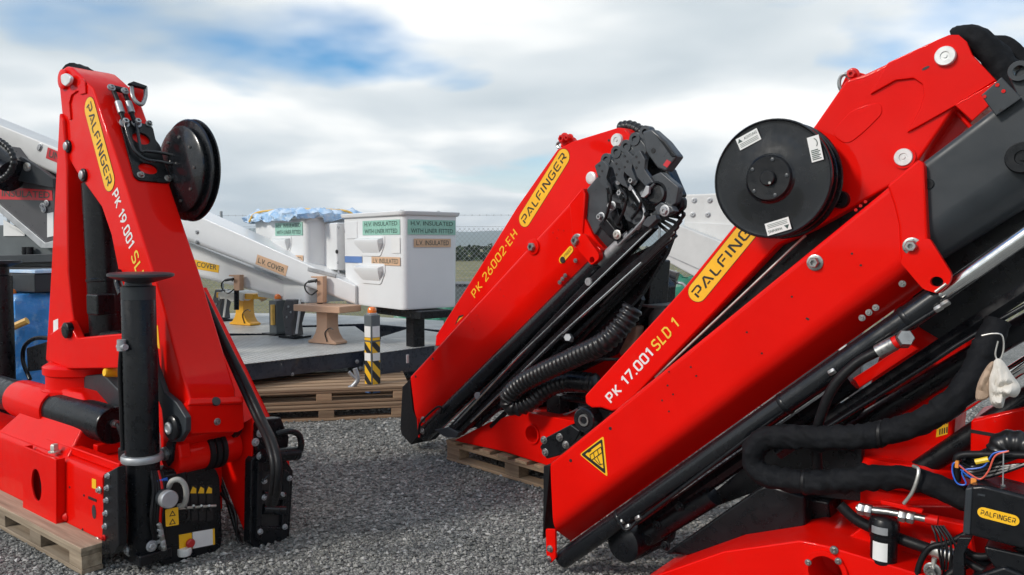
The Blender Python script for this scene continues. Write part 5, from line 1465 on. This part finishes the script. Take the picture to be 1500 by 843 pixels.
    tubep('guard_bow', Z, [(44, 556), (34, 530), (36, 508), (52, 496), (80, 496)], .016, 'black', C)
    prism('rear_box', Z, [(38, 510), (70, 500), (74, 540), (40, 545)], .2, 'black', C, bevel=.012)
    return F, C
FL, CL = left_crane()
def left_pallet():
    F = FL; Gp = flat(F, 0)
    a = Gp.px(62, 838)
    o = pallet(F, -1.7, a[0] + .2, -.37, .35, 'weathered timber pallet under the crane marked PK 19.001', h=.135, mt='plank_grey', blocks=4, along=True)
left_pallet()
# ------------------------------------------------------------------ lift units behind
def rbox(m, s0, s1, w0, w1, z0, z1, taper=0.0, r=.05, seg=4):
    """upright box with rounded vertical corners, narrowing towards the bottom"""
    top = rnd([(s0, w0), (s1, w0), (s1, w1), (s0, w1)], r, seg)
    cx, cy = (s0 + s1) / 2, (w0 + w1) / 2
    n = len(top)
    bot = [(cx + (x - cx) * (1 - taper), cy + (y - cy) * (1 - taper)) for x, y in top]
    bot2 = [(cx + (x - cx) * .985, cy + (y - cy) * .985) for x, y in bot]
    vs_ = [(x, y, z0) for x, y in bot2] + [(x, y, z0 + .02) for x, y in bot] + [(x, y, z1) for x, y in top]
    fs = [(i, (i + 1) % n, (i + 1) % n + n, i + n) for i in range(n)] + [(i + n, (i + 1) % n + n, (i + 1) % n + 2 * n, i + 2 * n) for i in range(n)]
    fs += [tuple(range(n - 1, -1, -1)), tuple(range(2 * n, 3 * n))]
    return m.add(vs_, fs)

def bucket(P, a, zb, zt, Ls, Lw, label, full=True, tarp=False):
    F = Fr(P, a, (-Ls / 2, Lw / 2))
    C = F.empty('lift_bucket', label, 'bucket', None)
    rbox(MB(), -Ls, 0, 0, Lw, zb, zt - .03, .02, .07).build('shell', 'white_frp', C, smooth=50, wn=True)
    rbox(MB(), -Ls - .035, .035, -.035, Lw + .035, zt - .045, zt, .01, .09).build('rim', 'white_frp', C, .01, smooth=50)
    S, E = side(F, 0.0), endp(F, 0.0)
    def X(x): return x                       # metres along the face, measured from the near corner
    h = zt - zb
    def lab(pl, x0, x1, y0, y1, mt, lines, k=.0):
        o = sticker(pl, [(x0, y0), (x1, y0), (x1, y1), (x0, y1)], mt, C, .004, 'label_plate', raw=True)
        e = .006
        n = len(lines); ph = (y1 - y0) / n
        for i, t in enumerate(lines):
            yb = y1 - (i + 1) * ph + ph * .22
            letter(pl, t, (x0 + (x1 - x0) * .06, yb), (x1 - (x1 - x0) * .06, yb), ph * .58, 'label_ink', o, h=.0055, raw=True, bold=.004)
        return o
    gy0, gy1 = zt - .235, zt - .085
    lab(S, -.80, -.06, gy0, gy1, 'green_label', ['H.V. INSULATED', 'WITH LINER FITTED'] if True else [])
    lab(S, -.62, -.06, zt - .545, zt - .46, 'tan_label', ['L.V. INSULATED'])
    for z in (zt - .36, zt - .65):
        top, hh, d = z + .10, .17, .07
        x0, x1 = -.88, -.38
        m = MB().add([(x0, -.002, top), (x1, -.002, top), (x1 - .05, -.002, top - .02), (x0 + .05, -.002, top - .02), (x0, -d, top - .02), (x1, -d, top - .02), (x1, -d, top - .055), (x0, -d, top - .055), (x1 - .08, .0, top - hh), (x0 + .08, .0, top - hh), (x0, .0, top - .06), (x1, .0, top - .06)],
                     [(0, 1, 5, 4), (4, 5, 6, 7), (7, 6, 8, 9), (0, 4, 7, 10), (1, 11, 6, 5), (7, 9, 10), (6, 11, 8)])
        m.build('step', 'white_frp', C, .006)
        MB().prism(S, rnd([(x0 - .03, top + .02), (x1 + .03, top + .02), (x1 + .03, top - .07), (x1 - .06, top - hh - .025), (x0 + .06, top - hh - .025), (x0 - .03, top - .07)], .03), -.004, .006).build('step_rim', 'white_frp', C, .003)
    if full:
        lab(E, .05, Lw - .04, gy0, gy1, 'green_label', ['H.V. INSULATED', 'WITH LINER FITTED'])
        lab(E, .12, Lw - .10, zt - .36, zt - .275, 'tan_label', ['L.V. INSULATED'])
        o = sticker(S, [(-1.2, zt - .53), (-.82, zt - .53), (-.82, zt - .45), (-1.2, zt - .45)], 'paper', C, .004, 'label_plate', raw=True)
        sticker(S, [(-1.2, zt - .53), (-.82, zt - .53), (-.82, zt - .46), (-1.2, zt - .46)], 'blue_label', o, .005, 'label_face', raw=True)
        sticker(S, [(-.22, zt - .42), (-.06, zt - .42), (-.06, zt - .265), (-.22, zt - .265)], 'paper', C, .004, 'notice', raw=True)
        MB().prism(S, rnd([(-1.16, zt - .27), (-.92, zt - .27), (-.92, zt - .085), (-1.16, zt - .085)], .01), -.004, .006).build('blank_plate', 'white_frp', C, .003)
        # mounting box at the far end of the bucket
        MB().box((-Ls - .34, -.06, zt - .62), (-Ls - .02, .20, zt - .09)).build('mount_box', 'white_frp', C, .02)
        pin(side(F, -.06), 493, 369, .022, C, 'decal_black', h=.001, hh=.004, name='port')
        for x, y in ((496, 333), (495, 385), (496, 399)): bolt(side(F, -.06), x, y, .012, C, 'galv', h=0, hh=.006)
        # bearer under the bucket
        MB().box((-.75, .12, zb - .09), (.12, .5, zb - .012)).build('bearer', 'black', C, .01)
        MB().box((-.35, .24, .30), (-.20, .38, zb - .08)).build('bearer_post', 'black', C, .01)
        MB().lathe((-.5, .3, 0), (0, 0, 1), [(.04, zt), (.04, zt + .02), (.02, zt + .03)], 10).build('vent_cap', 'grey_paint', C)
    return F, C
FB, CB = bucket((-1.07, 7.75), 50, .91, 1.894, 1.26, .67, 'clean white insulated bucket with green and tan labels on two faces')
FB2, CB2 = bucket((-2.30, 8.75), 50, .91, 1.90, 1.45, .67, 'white insulated bucket half covered by a pale blue plastic sheet', full=False)

def drape(name, F, s0, s1, w0, w1, z, hang, mt, label, cat, seed, n=34, amp=.05):
    """a sheet thrown over a box top and hanging unevenly at its sides"""
    vs_ = []; fs = []
    for i in range(n + 1):
        for j in range(n + 1):
            a = -hang + (s1 - s0 + 2 * hang) * i / n; b = -hang + (w1 - w0 + 2 * hang) * j / n
            da = max(0, -a) + max(0, a - (s1 - s0)); db = max(0, -b) + max(0, b - (w1 - w0))
            x = min(max(a, 0), s1 - s0) + (-.03 if a < 0 else .03 if a > s1 - s0 else 0)
            y = min(max(b, 0), w1 - w0) + (-.03 if b < 0 else .03 if b > w1 - w0 else 0)
            d = max(da, db)
            cut = hang * (.65 + .5 * mnoise.noise((i * .22, j * .22, seed)))
            zz = z - min(d, cut)
            nz = mnoise.noise((i * .33, j * .33, seed + 5)); n2 = mnoise.noise((i * .8, j * .8, seed + 9))
            x += amp * .6 * n2 * (1 if d else .3) + (amp * (nz + .2) if a < 0 or a > s1 - s0 else 0) * (1 if a > 0 else -1)
            y += amp * .6 * nz * (1 if d else .3) + (amp * (n2 + .2) if b < 0 or b > w1 - w0 else 0) * (1 if b > 0 else -1)
            zz += (amp * 1.1 * nz + .6 * amp * n2 + amp * .9) * (1 if d == 0 else .5)
            vs_.append((s0 + x, w0 + y, zz))
    for i in range(n):
        for j in range(n):
            a = i * (n + 1) + j
            fs.append((a, a + n + 1, a + n + 2, a + 1))
    o = MB().add([F.world(v) for v in vs_], fs).build(name, mt, None, smooth=50)
    md = o.modifiers.new('thick', 'SOLIDIFY'); md.thickness = .004
    tag(o, label, cat)
    return o
drape('plastic_sheet', FB2, -1.5, .03, -.05, .72, 1.91, .13, 'tarp_pale', 'crumpled pale blue plastic sheet over the rear white bucket', 'plastic sheet', 2.0)
def tie():
    m = MB(); P_ = crom([FB2.world(q) for q in ((-1.3, -.12, 1.84), (-1.2, -.06, 1.95), (-.7, .1, 1.975), (-.2, .3, 1.965), (.05, .5, 1.94), (.1, .6, 1.84))], 8)
    o = m.tube(P_, .014, 6).build('tie_strap', 'strap', None); tag(o, 'tan strap tied over the pale blue plastic sheet', 'strap')
tie()

# white telescopic arms, each with its cover label
def arm(P, a, quad_px, label, lab_px, lab_mat, txt, W=.34, cradle=None):
    F = Fr(P, a, (-.6, .17))
    C = F.empty('lift_arm', label, 'arm')  # a single lift arm on its own, not a whole boom lift
    S = side(F, 0)
    q = S.poly(quad_px)
    hgt = (Vector(q[0]) - Vector(q[3])).length
    MB().boom(q, [(w_, k) for w_, k in sec_outer(W, hgt, .12, .03, .02)]).build('arm_body', 'white_frp', C, smooth=50, wn=True)
    lb = sticker(S, lab_px, lab_mat, C, .003, 'label_plate')
    pp = S.poly(lab_px, .003)
    bl, br, tl = Vector(pp[0]), Vector(pp[1]), Vector(pp[3])
    up = (tl - bl); al = br - bl
    letter(S, txt, bl + al * .07 + up * .24, br - al * .07 + up * .24, up.length * .52, 'label_ink', lb, h=.0045, raw=True, bold=.006)
    return F, C
FA, CA_ = arm((-1.66, 8.42), 25, [(150, 253), (520, 419), (520, 448), (150, 308)], 'white lift arm with a tan L.V. COVER label running up to the clean bucket', [(374, 387), (418, 405), (422, 390), (377, 373)], 'tan_label', 'L.V. COVER')
prism('clamp_strip', side(FA, 0), [(451, 391), (492, 402), (491, 407), (450, 397)], .02, 'galv', CA_, h=.012)
for x, y in ((289, 340), (289, 355)): bolt(side(FA, 0), x, y, .02, CA_, 'galv')
FA2, CA2 = arm((-2.75, 9.25), 25, [(150, 303), (455, 428), (455, 447), (150, 374)], 'white lift arm with a yellow L.V. COVER label behind the tan labelled one', [(268, 391), (320, 400), (321, 389), (271, 377)], 'decal_yellow', 'L.V. COVER')

# decks on stacked pallets
def deck(name_label, polys, z, t, P, a, navy=True):
    F = Fr(P, a, (0, 0)); C = F.empty('truck_deck', name_label, 'deck')
    G = flat(F, z)
    for i, pl_ in enumerate(polys):
        poly = G.poly(pl_)
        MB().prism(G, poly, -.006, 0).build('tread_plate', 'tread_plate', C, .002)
        cx = sum(p[0] for p in poly) / len(poly); cy = sum(p[1] for p in poly) / len(poly)
        inn = [(cx + (x - cx) * .985, cy + (y - cy) * .985) for x, y in poly]
        MB().prism(G, inn, -t, -.007).build('deck_frame', 'navy', C, .004)
    return F, C
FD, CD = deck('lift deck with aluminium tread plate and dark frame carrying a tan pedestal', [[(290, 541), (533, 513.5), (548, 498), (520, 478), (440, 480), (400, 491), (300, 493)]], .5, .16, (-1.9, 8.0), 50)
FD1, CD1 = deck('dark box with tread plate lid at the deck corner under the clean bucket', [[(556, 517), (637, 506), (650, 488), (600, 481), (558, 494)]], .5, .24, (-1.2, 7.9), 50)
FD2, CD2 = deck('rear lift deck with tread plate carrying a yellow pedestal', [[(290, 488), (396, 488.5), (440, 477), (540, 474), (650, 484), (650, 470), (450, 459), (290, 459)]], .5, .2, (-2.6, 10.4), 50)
dl = [(382, 549), (440, 541), (520, 530)]
Dfront = Pl(FD, FD.loc(CAMP + ray(362, 532) * ((.5 - CAM_H) / ray(362, 532).z)), FD.loc(CAMP + ray(533, 513.5) * ((.5 - CAM_H) / ray(533, 513.5).z)) - FD.loc(CAMP + ray(362, 532) * ((.5 - CAM_H) / ray(362, 532).z)), (0, 0, 1))
for x, y in ((410, 534), (428, 548), (523, 530), (528, 540)): bolt(Dfront, x, y, .014, CD, 'galv', h=-.01, hh=.014)
# frame legs down to the pallets
for x, y, C_, F_ in ((330, 528, CD, FD), (520, 511, CD, FD), (430, 490, CD, FD), (600, 503, CD1, FD1), (640, 494, CD1, FD1)):
    q = flat(F_, .3).p(x, y + 12)
    MB().box((q.x - .06, q.y - .06, .02), (q.x + .06, q.y + .06, .32)).build('frame_foot', 'navy', C_, .006)
for x, y in ((350, 486), (480, 478), (600, 478)):
    q = flat(FD2, .3).p(x, y + 6)
    MB().box((q.x - .06, q.y - .06, .0), (q.x + .06, q.y + .06, .31)).build('frame_foot', 'navy', CD2, .006)
tubep('latch', side(FD1, FD1.loc(CAMP + ray(597, 525) * 6.2).y), [(597, 520), (597, 532)], .012, 'galv', CD1, smooth=False, seg=8)
FP = Fr((-2.22, 6.74), -12, (.4, .5))
pallet(FP, -.75, 1.30, 0, .95, 'brown timber pallet on the gravel, lower of two beneath the lift deck', h=.14, mt='plank_brown', blocks=4, along=True)
pallet(FP, -.85, 1.32, .06, 1.0, 'brown timber pallet beneath the lift deck, upper of two', h=.14, mt='plank_brown', blocks=4, z0=.141, along=True)
FPb = Fr((-1.0, 7.55), -12, (.4, .5))
pallet(FPb, -.1, 1.0, 0.1, .9, 'brown timber pallet under the dark box beneath the clean bucket', h=.14, mt='plank_brown')
MB()
def hook():
    F = FP; C = F.empty('tow_hook', 'small grey steel hook hanging below the lift deck frame', 'hook')
    S = side(F, .1)
    tubep('hook_body', S, [(520, 540), (524, 556), (517, 566), (511, 569)], .022, 'galv', C)
    tubep('hook_arm', S, [(511, 545), (518, 552), (524, 556)], .015, 'galv', C)
hook()

# pedestals
def pedestal(base_px, zdeck, px_top, mt, label, w_top, stemw, cat='pedestal'):
    r_ = ray(*base_px); t = (zdeck - CAM_H) / r_.z; Pw = CAMP + r_ * t
    F = Fr((Pw.x, Pw.y), 30, (0, 0)); C = F.empty('boom_rest', label, cat)
    S = side(F, 0)
    zt = S.p(*px_top).z
    hw = w_top / 2
    MB().box((-hw, -.17, zt - .07), (hw, .17, zt)).build('top_plate', mt, C, .008)
    z0 = zdeck + .003
    prof = [(-.20, z0), (-.20, z0 + .025), (-.14, z0 + .05), (-stemw / 2 - .02, z0 + .11), (-stemw / 2, z0 + .17), (-stemw / 2, zt - .075), (stemw / 2, zt - .075), (stemw / 2, z0 + .17), (stemw / 2 + .02, z0 + .11), (.14, z0 + .05), (.20, z0 + .025), (.20, z0)]
    MB().prism(S, prof, -.09, .09).build('stem', mt, C, .008)
    tubep('cable', S, [(base_px[0] - 1, base_px[1] - 2, .10), (base_px[0] - 4, base_px[1] - 15, .10), (base_px[0] + 3, base_px[1] - 22, .10), (base_px[0] + 8, base_px[1] - 20, .1)], .006, 'hose_black', C, seg=6)
    return F, C, zt
FPed, CPed, zp = pedestal((480, 503), .5, (490, 447), 'tan', 'tan painted boom rest pedestal with a flat top on the deck', .66, .15)
FYel, CYel, zy = pedestal((359, 476), .5, (362, 429), 'yellow_paint', 'yellow painted boom rest pedestal with a cloth laid over it', .70, .15)
drape('cloth', FYel, -.24, .16, -.16, .16, zy + .004, .14, 'cloth', 'off-white cloth draped over the yellow pedestal', 'cloth', 7.0, 22, .02)
def arm_posts():
    for i, (x0, x1, y0, y1, F_, w_, lab) in enumerate(((464, 473, 405, 444, FA, -.10, 'tan upright bracket with a black cable in front of the near lift arm'), (342, 351, 403, 426, FA2, -.1, 'tan upright bracket with a black cable beside the far lift arm'))):
        F = Fr(F_.world((0, w_, 0)), 25, (0, 0)); S = side(F, 0)
        a = S.px((x0 + x1) / 2, y1); F2 = Fr(F.world((a[0], 0, 0)), 25, (0, 0)); S = side(F2, 0)
        C = F2.empty('arm_bracket', lab, 'bracket')
        prism('upright', S, [(x0, y0 + 3), (x0 - 9 + 2 * i, y0 + 2), (x0 - 9 + 2 * i, y0), (x1, y0), (x1, y1), (x0, y1)], .07, 'tan', C, bevel=.005)
        zb = S.p(x0, y1).z
        tubep('foot', S, [((x0 + x1) / 2, y1 - 1, -.035), ((x0 + x1) / 2, y1 + 34 - 6 * i, -.035)], .03, 'black', C, smooth=False, seg=8)
        cx, cy = x0 - 8, y0 + 15
        tubep('cable', S, [(x0 - 1, cy - 6, .03), (cx, cy - 9, .03), (cx - 9, cy - 3, .03), (cx - 8, cy + 6, .03), (cx, cy + 12, .03), (x0 + 1, cy + 6, .03)], .008, 'hose_black', C, seg=8)
        tubep('plug', S, [(cx - 4, cy - 7, .03), (cx + 8, cy - 9, .03)], .016, 'hose_black', C, smooth=False, seg=8)
arm_posts()

# marker posts with amber beacon
def marker(P, z0, z1, label, hz=True, wid=.13, lever=False):
    F = Fr(P, 40, (0, 0)); C = F.empty('marker_post', label, 'post')
    MB().box((-wid / 2, -wid / 2, z0), (wid / 2, wid / 2, z1)).build('post_body', 'grey_paint', C, .006)
    S, E = side(F, -wid / 2), endp(F, wid / 2)
    if hz:
        h = z1 - z0
        for pl, nm in ((S, 0), (E, 1)):
            o = sticker(pl, [(-wid * .42, z0 + h * .12), (wid * .42, z0 + h * .12), (wid * .42, z0 + h * .66), (-wid * .42, z0 + h * .66)], 'hazard', C, .003, 'hazard_panel', raw=True)
            sticker(pl, [(-wid * .4, z0 + h * .72), (wid * .4, z0 + h * .72), (wid * .4, z0 + h * .86), (-wid * .4, z0 + h * .86)], 'paper', C, .003, 'notice', raw=True)
            sticker(pl, [(-wid * .4, z0 + h * .42), (wid * .4, z0 + h * .42), (wid * .4, z0 + h * .52), (-wid * .4, z0 + h * .52)], 'paper', C, .0045, 'notice', raw=True)
            sticker(pl, [(-wid * .4, z0 + h * .68), (wid * .4, z0 + h * .68), (wid * .4, z0 + h * .715), (-wid * .4, z0 + h * .715)], 'decal_yellow', C, .0035, 'notice', raw=True)
            sticker(pl, [(-wid * .4, z0 + h * .01), (wid * .4, z0 + h * .01), (wid * .4, z0 + h * .10), (-wid * .4, z0 + h * .10)], 'blue_label', C, .003, 'notice', raw=True)
    b = MB().lathe((0, 0, z1), (0, 0, 1), [(.05, .0), (.05, .015), (.042, .02)], 20).build('beacon_base', 'galv', C)
    MB().lathe((0, 0, z1), (0, 0, 1), [(.040, .02), (.041, .04), (.038, .058), (.026, .072), (.01, .076)], 24).build('beacon_lens', 'amber', b)
    return F, C
def gp(x, y, z):
    r_ = ray(x, y); t = (z - CAM_H) / r_.z
    return CAMP + r_ * t
p_ = CAMP + ray(546, 571) * 7.25; marker((p_.x, p_.y), p_.z - .03, (CAMP + ray(546, 461) * 7.25).z, 'grey marker post with black and yellow stripes at the deck corner', wid=.105)
q_ = gp(408, 490, .5); F_, C_ = marker((q_.x, q_.y), .5, .5 + (490 - 440) / 1150 * q_.y, 'plain grey post with an orange beacon beside the black lever stand', hz=False, wid=.15)
MB().box((.02, -.12, .62), (.06, -.08, .86)).build('latch', 'strap', C_, .005)
MB().box((-.14, -.14, .503), (.14, .14, .52)).build('foot_plate', 'black', C_, .004)
q_ = gp(432, 495, .5)
def stand(q, label):
    F = Fr((q.x, q.y), 35, (0, 0)); C = F.empty('lever_stand', label, 'stand'); S = side(F, 0)
    k = q.y / 1150
    MB().box((-.14, -.12, .504), (.14, .12, .525)).build('foot_plate', 'black', C, .004)
    P2 = [(-.07, .53), (-.10, .70), (-.12, .80), (-.06, .94), (.08, .94), (.10, .80), (.04, .66), (.06, .53)]
    MB().prism(S, P2, -.08, .08).build('body', 'grey_truck', C, .012)
    MB().tube([(.10, -.06, .56), (.15, -.06, .78), (.17, -.06, .95)], .014, 8).build('strut', 'paper', C)
    for x, z in ((0, .86), (.04, .80), (-.03, .74)): MB().lathe((x, -.08, z), (0, -1, 0), [(.014, 0), (.014, .01)], 6).build('bolt', 'galv', C)
stand(q_, 'black lever stand on the deck between the grey post and tan pedestal')
q_ = gp(327, 470, .5); stand(q_, 'black lever stand on the rear deck beside the yellow pedestal')
for x, y in ((388, 470), (500, 468)):
    pass

# ------------------------------------------------------------------ left edge: dark lift unit
def left_unit():
    F = Fr((-4.9, 7.6), 20, (0, 0))
    C = F.empty('lift_unit', 'dark grey lift unit with white arm and red INSULATED labels behind the crane', 'lift')
    S = side(F, 0)
    q = S.poly([(-150, 122), (150, 244), (150, 290), (-150, 150)])
    MB().boom(q, sec_outer(.3, .36, .1, .03)).build('white_arm', 'white_dirty', C, smooth=40)
    lb = sticker(S, [(67, 232), (146, 264), (148, 248), (70, 216)], 'red_label', C, .004, 'label_plate')
    pp = S.poly([(71, 230), (144, 260)], .004); letter(S, 'UNINSULATED', pp[0], pp[1], .068, 'label_ink', lb, h=.006, raw=True)
    for x, y in ((59, 215), (58, 217)): bolt(S, x, y, .022, C, 'galv')
    D = side(F, -.12)
    prism('dark_boom', D, [(-60, 214), (12, 214), (28, 236), (80, 268), (80, 362), (60, 362), (-60, 262)], .3, 'grey_truck', C, bevel=.01)
    prism('boom_edge', D, [(-60, 260), (-60, 250), (66, 356), (80, 352), (80, 364), (60, 364)], .34, 'galv', C, h=.02, bevel=.006)
    lb = sticker(D, [(-60, 291), (77, 294), (76, 279), (-60, 270)], 'red_label', C, .004, 'label_plate')
    pp = D.poly([(3, 288), (73, 291)], .004); letter(D, 'INSULATED', pp[0], pp[1], .062, 'label_ink', lb, h=.006, raw=True)
    prism('pivot_bracket', D, [(23, 236), (30, 229), (60, 248), (78, 262), (78, 276), (40, 268), (24, 264)], .05, 'charcoal', C, h=.06, bevel=.006)
    pin(D, 41, 245, .04, C, 'zinc', h=.06, hh=.02)
    for x, y in ((62, 302), (68, 298), (64, 307)): bolt(D, x, y, .02, C, 'galv', h=.01)
    c0, c1 = side(F, -.25).p(-60, 200), side(F, -.25).p(18, 258)
    MB().cyl(c0, c1, .16, 28).build('lift_cylinder', 'black', C)
    corr('ribbed_hose', [side(F, -.42).p(*v) for v in ((-30, 196), (0, 207), (16, 222), (20, 240), (10, 258), (-10, 268))], .03, 'hose_black', C, .04, .25)
    sticker(D, [(6, 326), (34, 346), (34, 344), (6, 327)], 'paper', C, .005, 'notice')
    prism('notice', D, [(69, 313), (78, 311), (78, 346), (69, 348)], .004, 'paper', C, h=.006, bevel=0)
    E = side(F, -.05)
    prism('turret', E, [(-60, 330), (40, 330), (60, 360), (80, 364), (80, 400), (-60, 400)], .5, 'grey_paint', C, bevel=.01)
    prism('turret_top', E, [(-60, 376), (80, 372), (80, 384), (-60, 388)], .7, 'charcoal', C, h=.12, bevel=.006)
    prism('notice', E, [(5, 322), (36, 340), (36, 346), (5, 346)], .004, 'paper', C, h=.01, bevel=0)
    for x in (37, 44): tubep('stud', E, [(x, 362, .05), (x, 378, .05)], .03, 'black', C, smooth=False)
    q0 = F.world(E.p(30, 390)); zz = q0.z
    MB().box((-1.2, -.1, .16), (.75, .8, zz - .0)).build('pedestal', 'grey_truck', C, .01)
    MB().box((-1.25, -.2, .0), (.8, 1.0, .155)).build('skid', 'navy', C, .01)
left_unit()
def left_bits():
    # striped post and wrapped load
    p_ = CAMP + ray(20, 545) * 6.6
    marker((p_.x, p_.y), p_.z - .3, (CAMP + ray(20, 436) * 6.6).z, 'grey marker post with stripes and orange beacon beside the blue tarpaulin', wid=.17)
    # jack with foot plate
    F = Fr((-4.0, 6.1), 38, (0, 0)); S = side(F, 0); c = S.p(0, 382)
    F = Fr(F.world((c.x, 0, 0)), 38, (0, 0)); C = F.empty('outrigger_jack', 'black upturned outrigger jack with a round foot plate at the yard edge', 'jack')
    z = c.z
    MB().lathe((0, 0, 0), (0, 0, 1), [(.08, .0), (.08, z - .12), (.06, z - .11), (.06, z - .04)], 28).build('tube', 'black', C)
    MB().lathe((0, 0, 0), (0, 0, 1), [(.06, z - .05), (.14, z - .02), (.145, z)], 32).build('foot', 'charcoal', C)
    F = Fr((-4.45, 7.0), 30, (0, 0))
    c0 = side(F, 0).p(52, 440)
    zt = side(F, 0).p(55, 428).z
    F2 = Fr(F.world((c0.x, 0, 0)), 30, (0, 0)); C = F2.empty('wrapped_load', 'stack of crates wrapped in shiny blue tarpaulin on the gravel', 'load')
    rg = random.Random(2); n = 40; m = 22; vs_ = []; fs = []
    for j in range(m + 1):
        z_ = zt * j / m
        for i in range(n):
            t = 2 * math.pi * i / n
            ex = 4.0
            cx = math.copysign(abs(math.cos(t)) ** (2 / ex), math.cos(t)) * .27; cy = math.copysign(abs(math.sin(t)) ** (2 / ex), math.sin(t)) * .34
            k = 1 + .13 * mnoise.noise((cx * 6, cy * 6 + 3, z_ * 7)) + .06 * mnoise.noise((cx * 15, cy * 15, z_ * 15))
            if j == m: k *= .93
            vs_.append((cx * k, cy * k, max(.003, z_ + .02 * mnoise.noise((cx * 9, cy * 9, z_ * 4)))))
    for j in range(m):
        for i in range(n):
            a = j * n + i; b = j * n + (i + 1) % n
            fs.append((a, b, b + n, a + n))
    fs.append(tuple(range(m * n, m * n + n)))
    MB().add(vs_, fs).build('tarpaulin', 'tarp_blue', C, smooth=22)
    MB().tube(crom([(-.42, -.36, zt * .86), (-.2, -.40, zt * .74), (.1, -.40, zt * .68), (.3, -.38, zt * .76), (.42, -.3, zt * .82)], 6), .03, 8).build('strap', 'strap', C)
    MB().box((-.5, -.3, zt + .01), (-.06, .2, zt + .12)).build('top_box', 'grey_truck', C, .012)
    MB().box((0.0, -.2, zt + .012), (.36, .3, zt + .17)).build('top_box', 'charcoal', C, .012)
    MB().box((-.02, -.205, zt + .172), (.38, .32, zt + .2)).build('top_sheet', 'tarp_pale', C, .006)
left_bits()

# ------------------------------------------------------------------ far right: white lift parts behind the cranes
def right_unit():
    F = Fr((2.1, 8.6), 28, (0, 0))
    C = F.empty('lift_unit', 'white lift unit with riveted box and sloping white boom between two red cranes', 'lift')
    S = side(F, 0)
    prism('riveted_box', S, [(1002, 285), (1200, 278), (1200, 345), (1002, 328)], .5, 'white_dirty', C, h=-.3, bevel=.02)
    for x, y in ((1017, 294), (1015, 315), (1037, 315), (1040, 294)): bolt(side(F, .3), x, y, .022, C, 'galv')
    prism('box_skirt', S, [(1002, 325), (1200, 335), (1200, 365), (1004, 352)], .5, 'white_dirty', C, h=-.25, bevel=.01)
    prism('white_boom', S, [(978, 338), (990, 328), (1060, 356), (1240, 430), (1240, 520), (1080, 440), (966, 378)], .35, 'white_dirty', C, bevel=.015)
    prism('boom_seam', S, [(975, 372), (1060, 410), (1060, 412), (975, 374)], .004, 'galv', C, h=.003, bevel=0)
    D = side(F, -.1)
    prism('dark_bracket', D, [(948, 392), (962, 390), (992, 400), (986, 420), (946, 414)], .12, 'grey_truck', C, bevel=.01)
    for i in range(4): tubep('cable', D, [(946, 398 + i * 6, .13), (970, 400 + i * 5, .14), (990, 408 + i * 4, .13)], .02, 'hose_black', C, seg=8)
    tubep('cable', D, [(984, 428, .1), (988, 416, .1), (1000, 416, .1), (1006, 424, .1)], .016, 'galv', C)
    z1 = S.p(1080, 440).z
    MB().box((.1, .05, .0), (1.6, .33, 1.2)).build('pedestal', 'grey_truck', C, .01)
right_unit()
def heap(P, rx, ry, h, mt, label, cat, seed, name):
    F = Fr(P, 10, (0, 0)); n, m = 36, 14; vs_ = []; fs = []
    for j in range(m + 1):
        ph = math.pi / 2 * j / m
        for i in range(n):
            t = 2 * math.pi * i / n
            k = 1 + .28 * mnoise.noise((math.cos(t) * 2.2, math.sin(t) * 2.2 + seed, ph * 2)) + .1 * mnoise.noise((math.cos(t) * 6, math.sin(t) * 6 + seed, ph * 6))
            vs_.append(F.world((rx * math.cos(t) * math.cos(ph) ** .5 * k, ry * math.sin(t) * math.cos(ph) ** .5 * k, h * math.sin(ph) * k)))
    for j in range(m):
        for i in range(n):
            a = j * n + i; b = j * n + (i + 1) % n
            fs.append((a, b, b + n, a + n))
    o = MB().add(vs_, fs).build(name, mt, None, smooth=45); tag(o, label, cat)
heap((-1.3, 12.2), .55, .35, .55, 'tarp_green', 'crumpled dark green tarpaulin heap against the fence beside the clean bucket', 'tarpaulin', 1, 'tarpaulin')
heap((2.6, 12.4), .8, .35, 1.0, 'tarp_green', 'tall green tarpaulin heap by the fence between two red cranes', 'tarpaulin', 4, 'tarpaulin')
def crate_far():
    F = Fr((-.85, 14.6), 12, (0, 0)); C = F.empty('dark_container', 'dark grey metal container standing beyond the fence', 'container')
    MB().box((-.4, 0, -.03), (.45, .9, .80)).build('body', 'grey_paint', C, .01)
    MB().box((-.43, -.03, .80), (.48, .93, .84)).build('lid', 'charcoal', C, .008)
crate_far()

def haze():
    o = MB().box((-3300, -320, -2.2), (3300, 3700, 95)).build('haze', 'white_frp', None, smooth=0)
    m = bpy.data.materials.new('haze'); m.use_nodes = True
    t = m.node_tree; t.nodes.clear()
    v = t.nodes.new('ShaderNodeVolumePrincipled'); v.inputs['Color'].default_value = (.84, .925, 1.0, 1); v.inputs['Density'].default_value = .00028
    v.inputs['Anisotropy'].default_value = .0
    q = t.nodes.new('ShaderNodeOutputMaterial'); t.links.new(v.outputs[0], q.inputs['Volume'])
    o.data.materials.clear(); o.data.materials.append(m)
    tag(o, 'thin pale air haze over the valley', 'haze', kind='stuff')
haze()
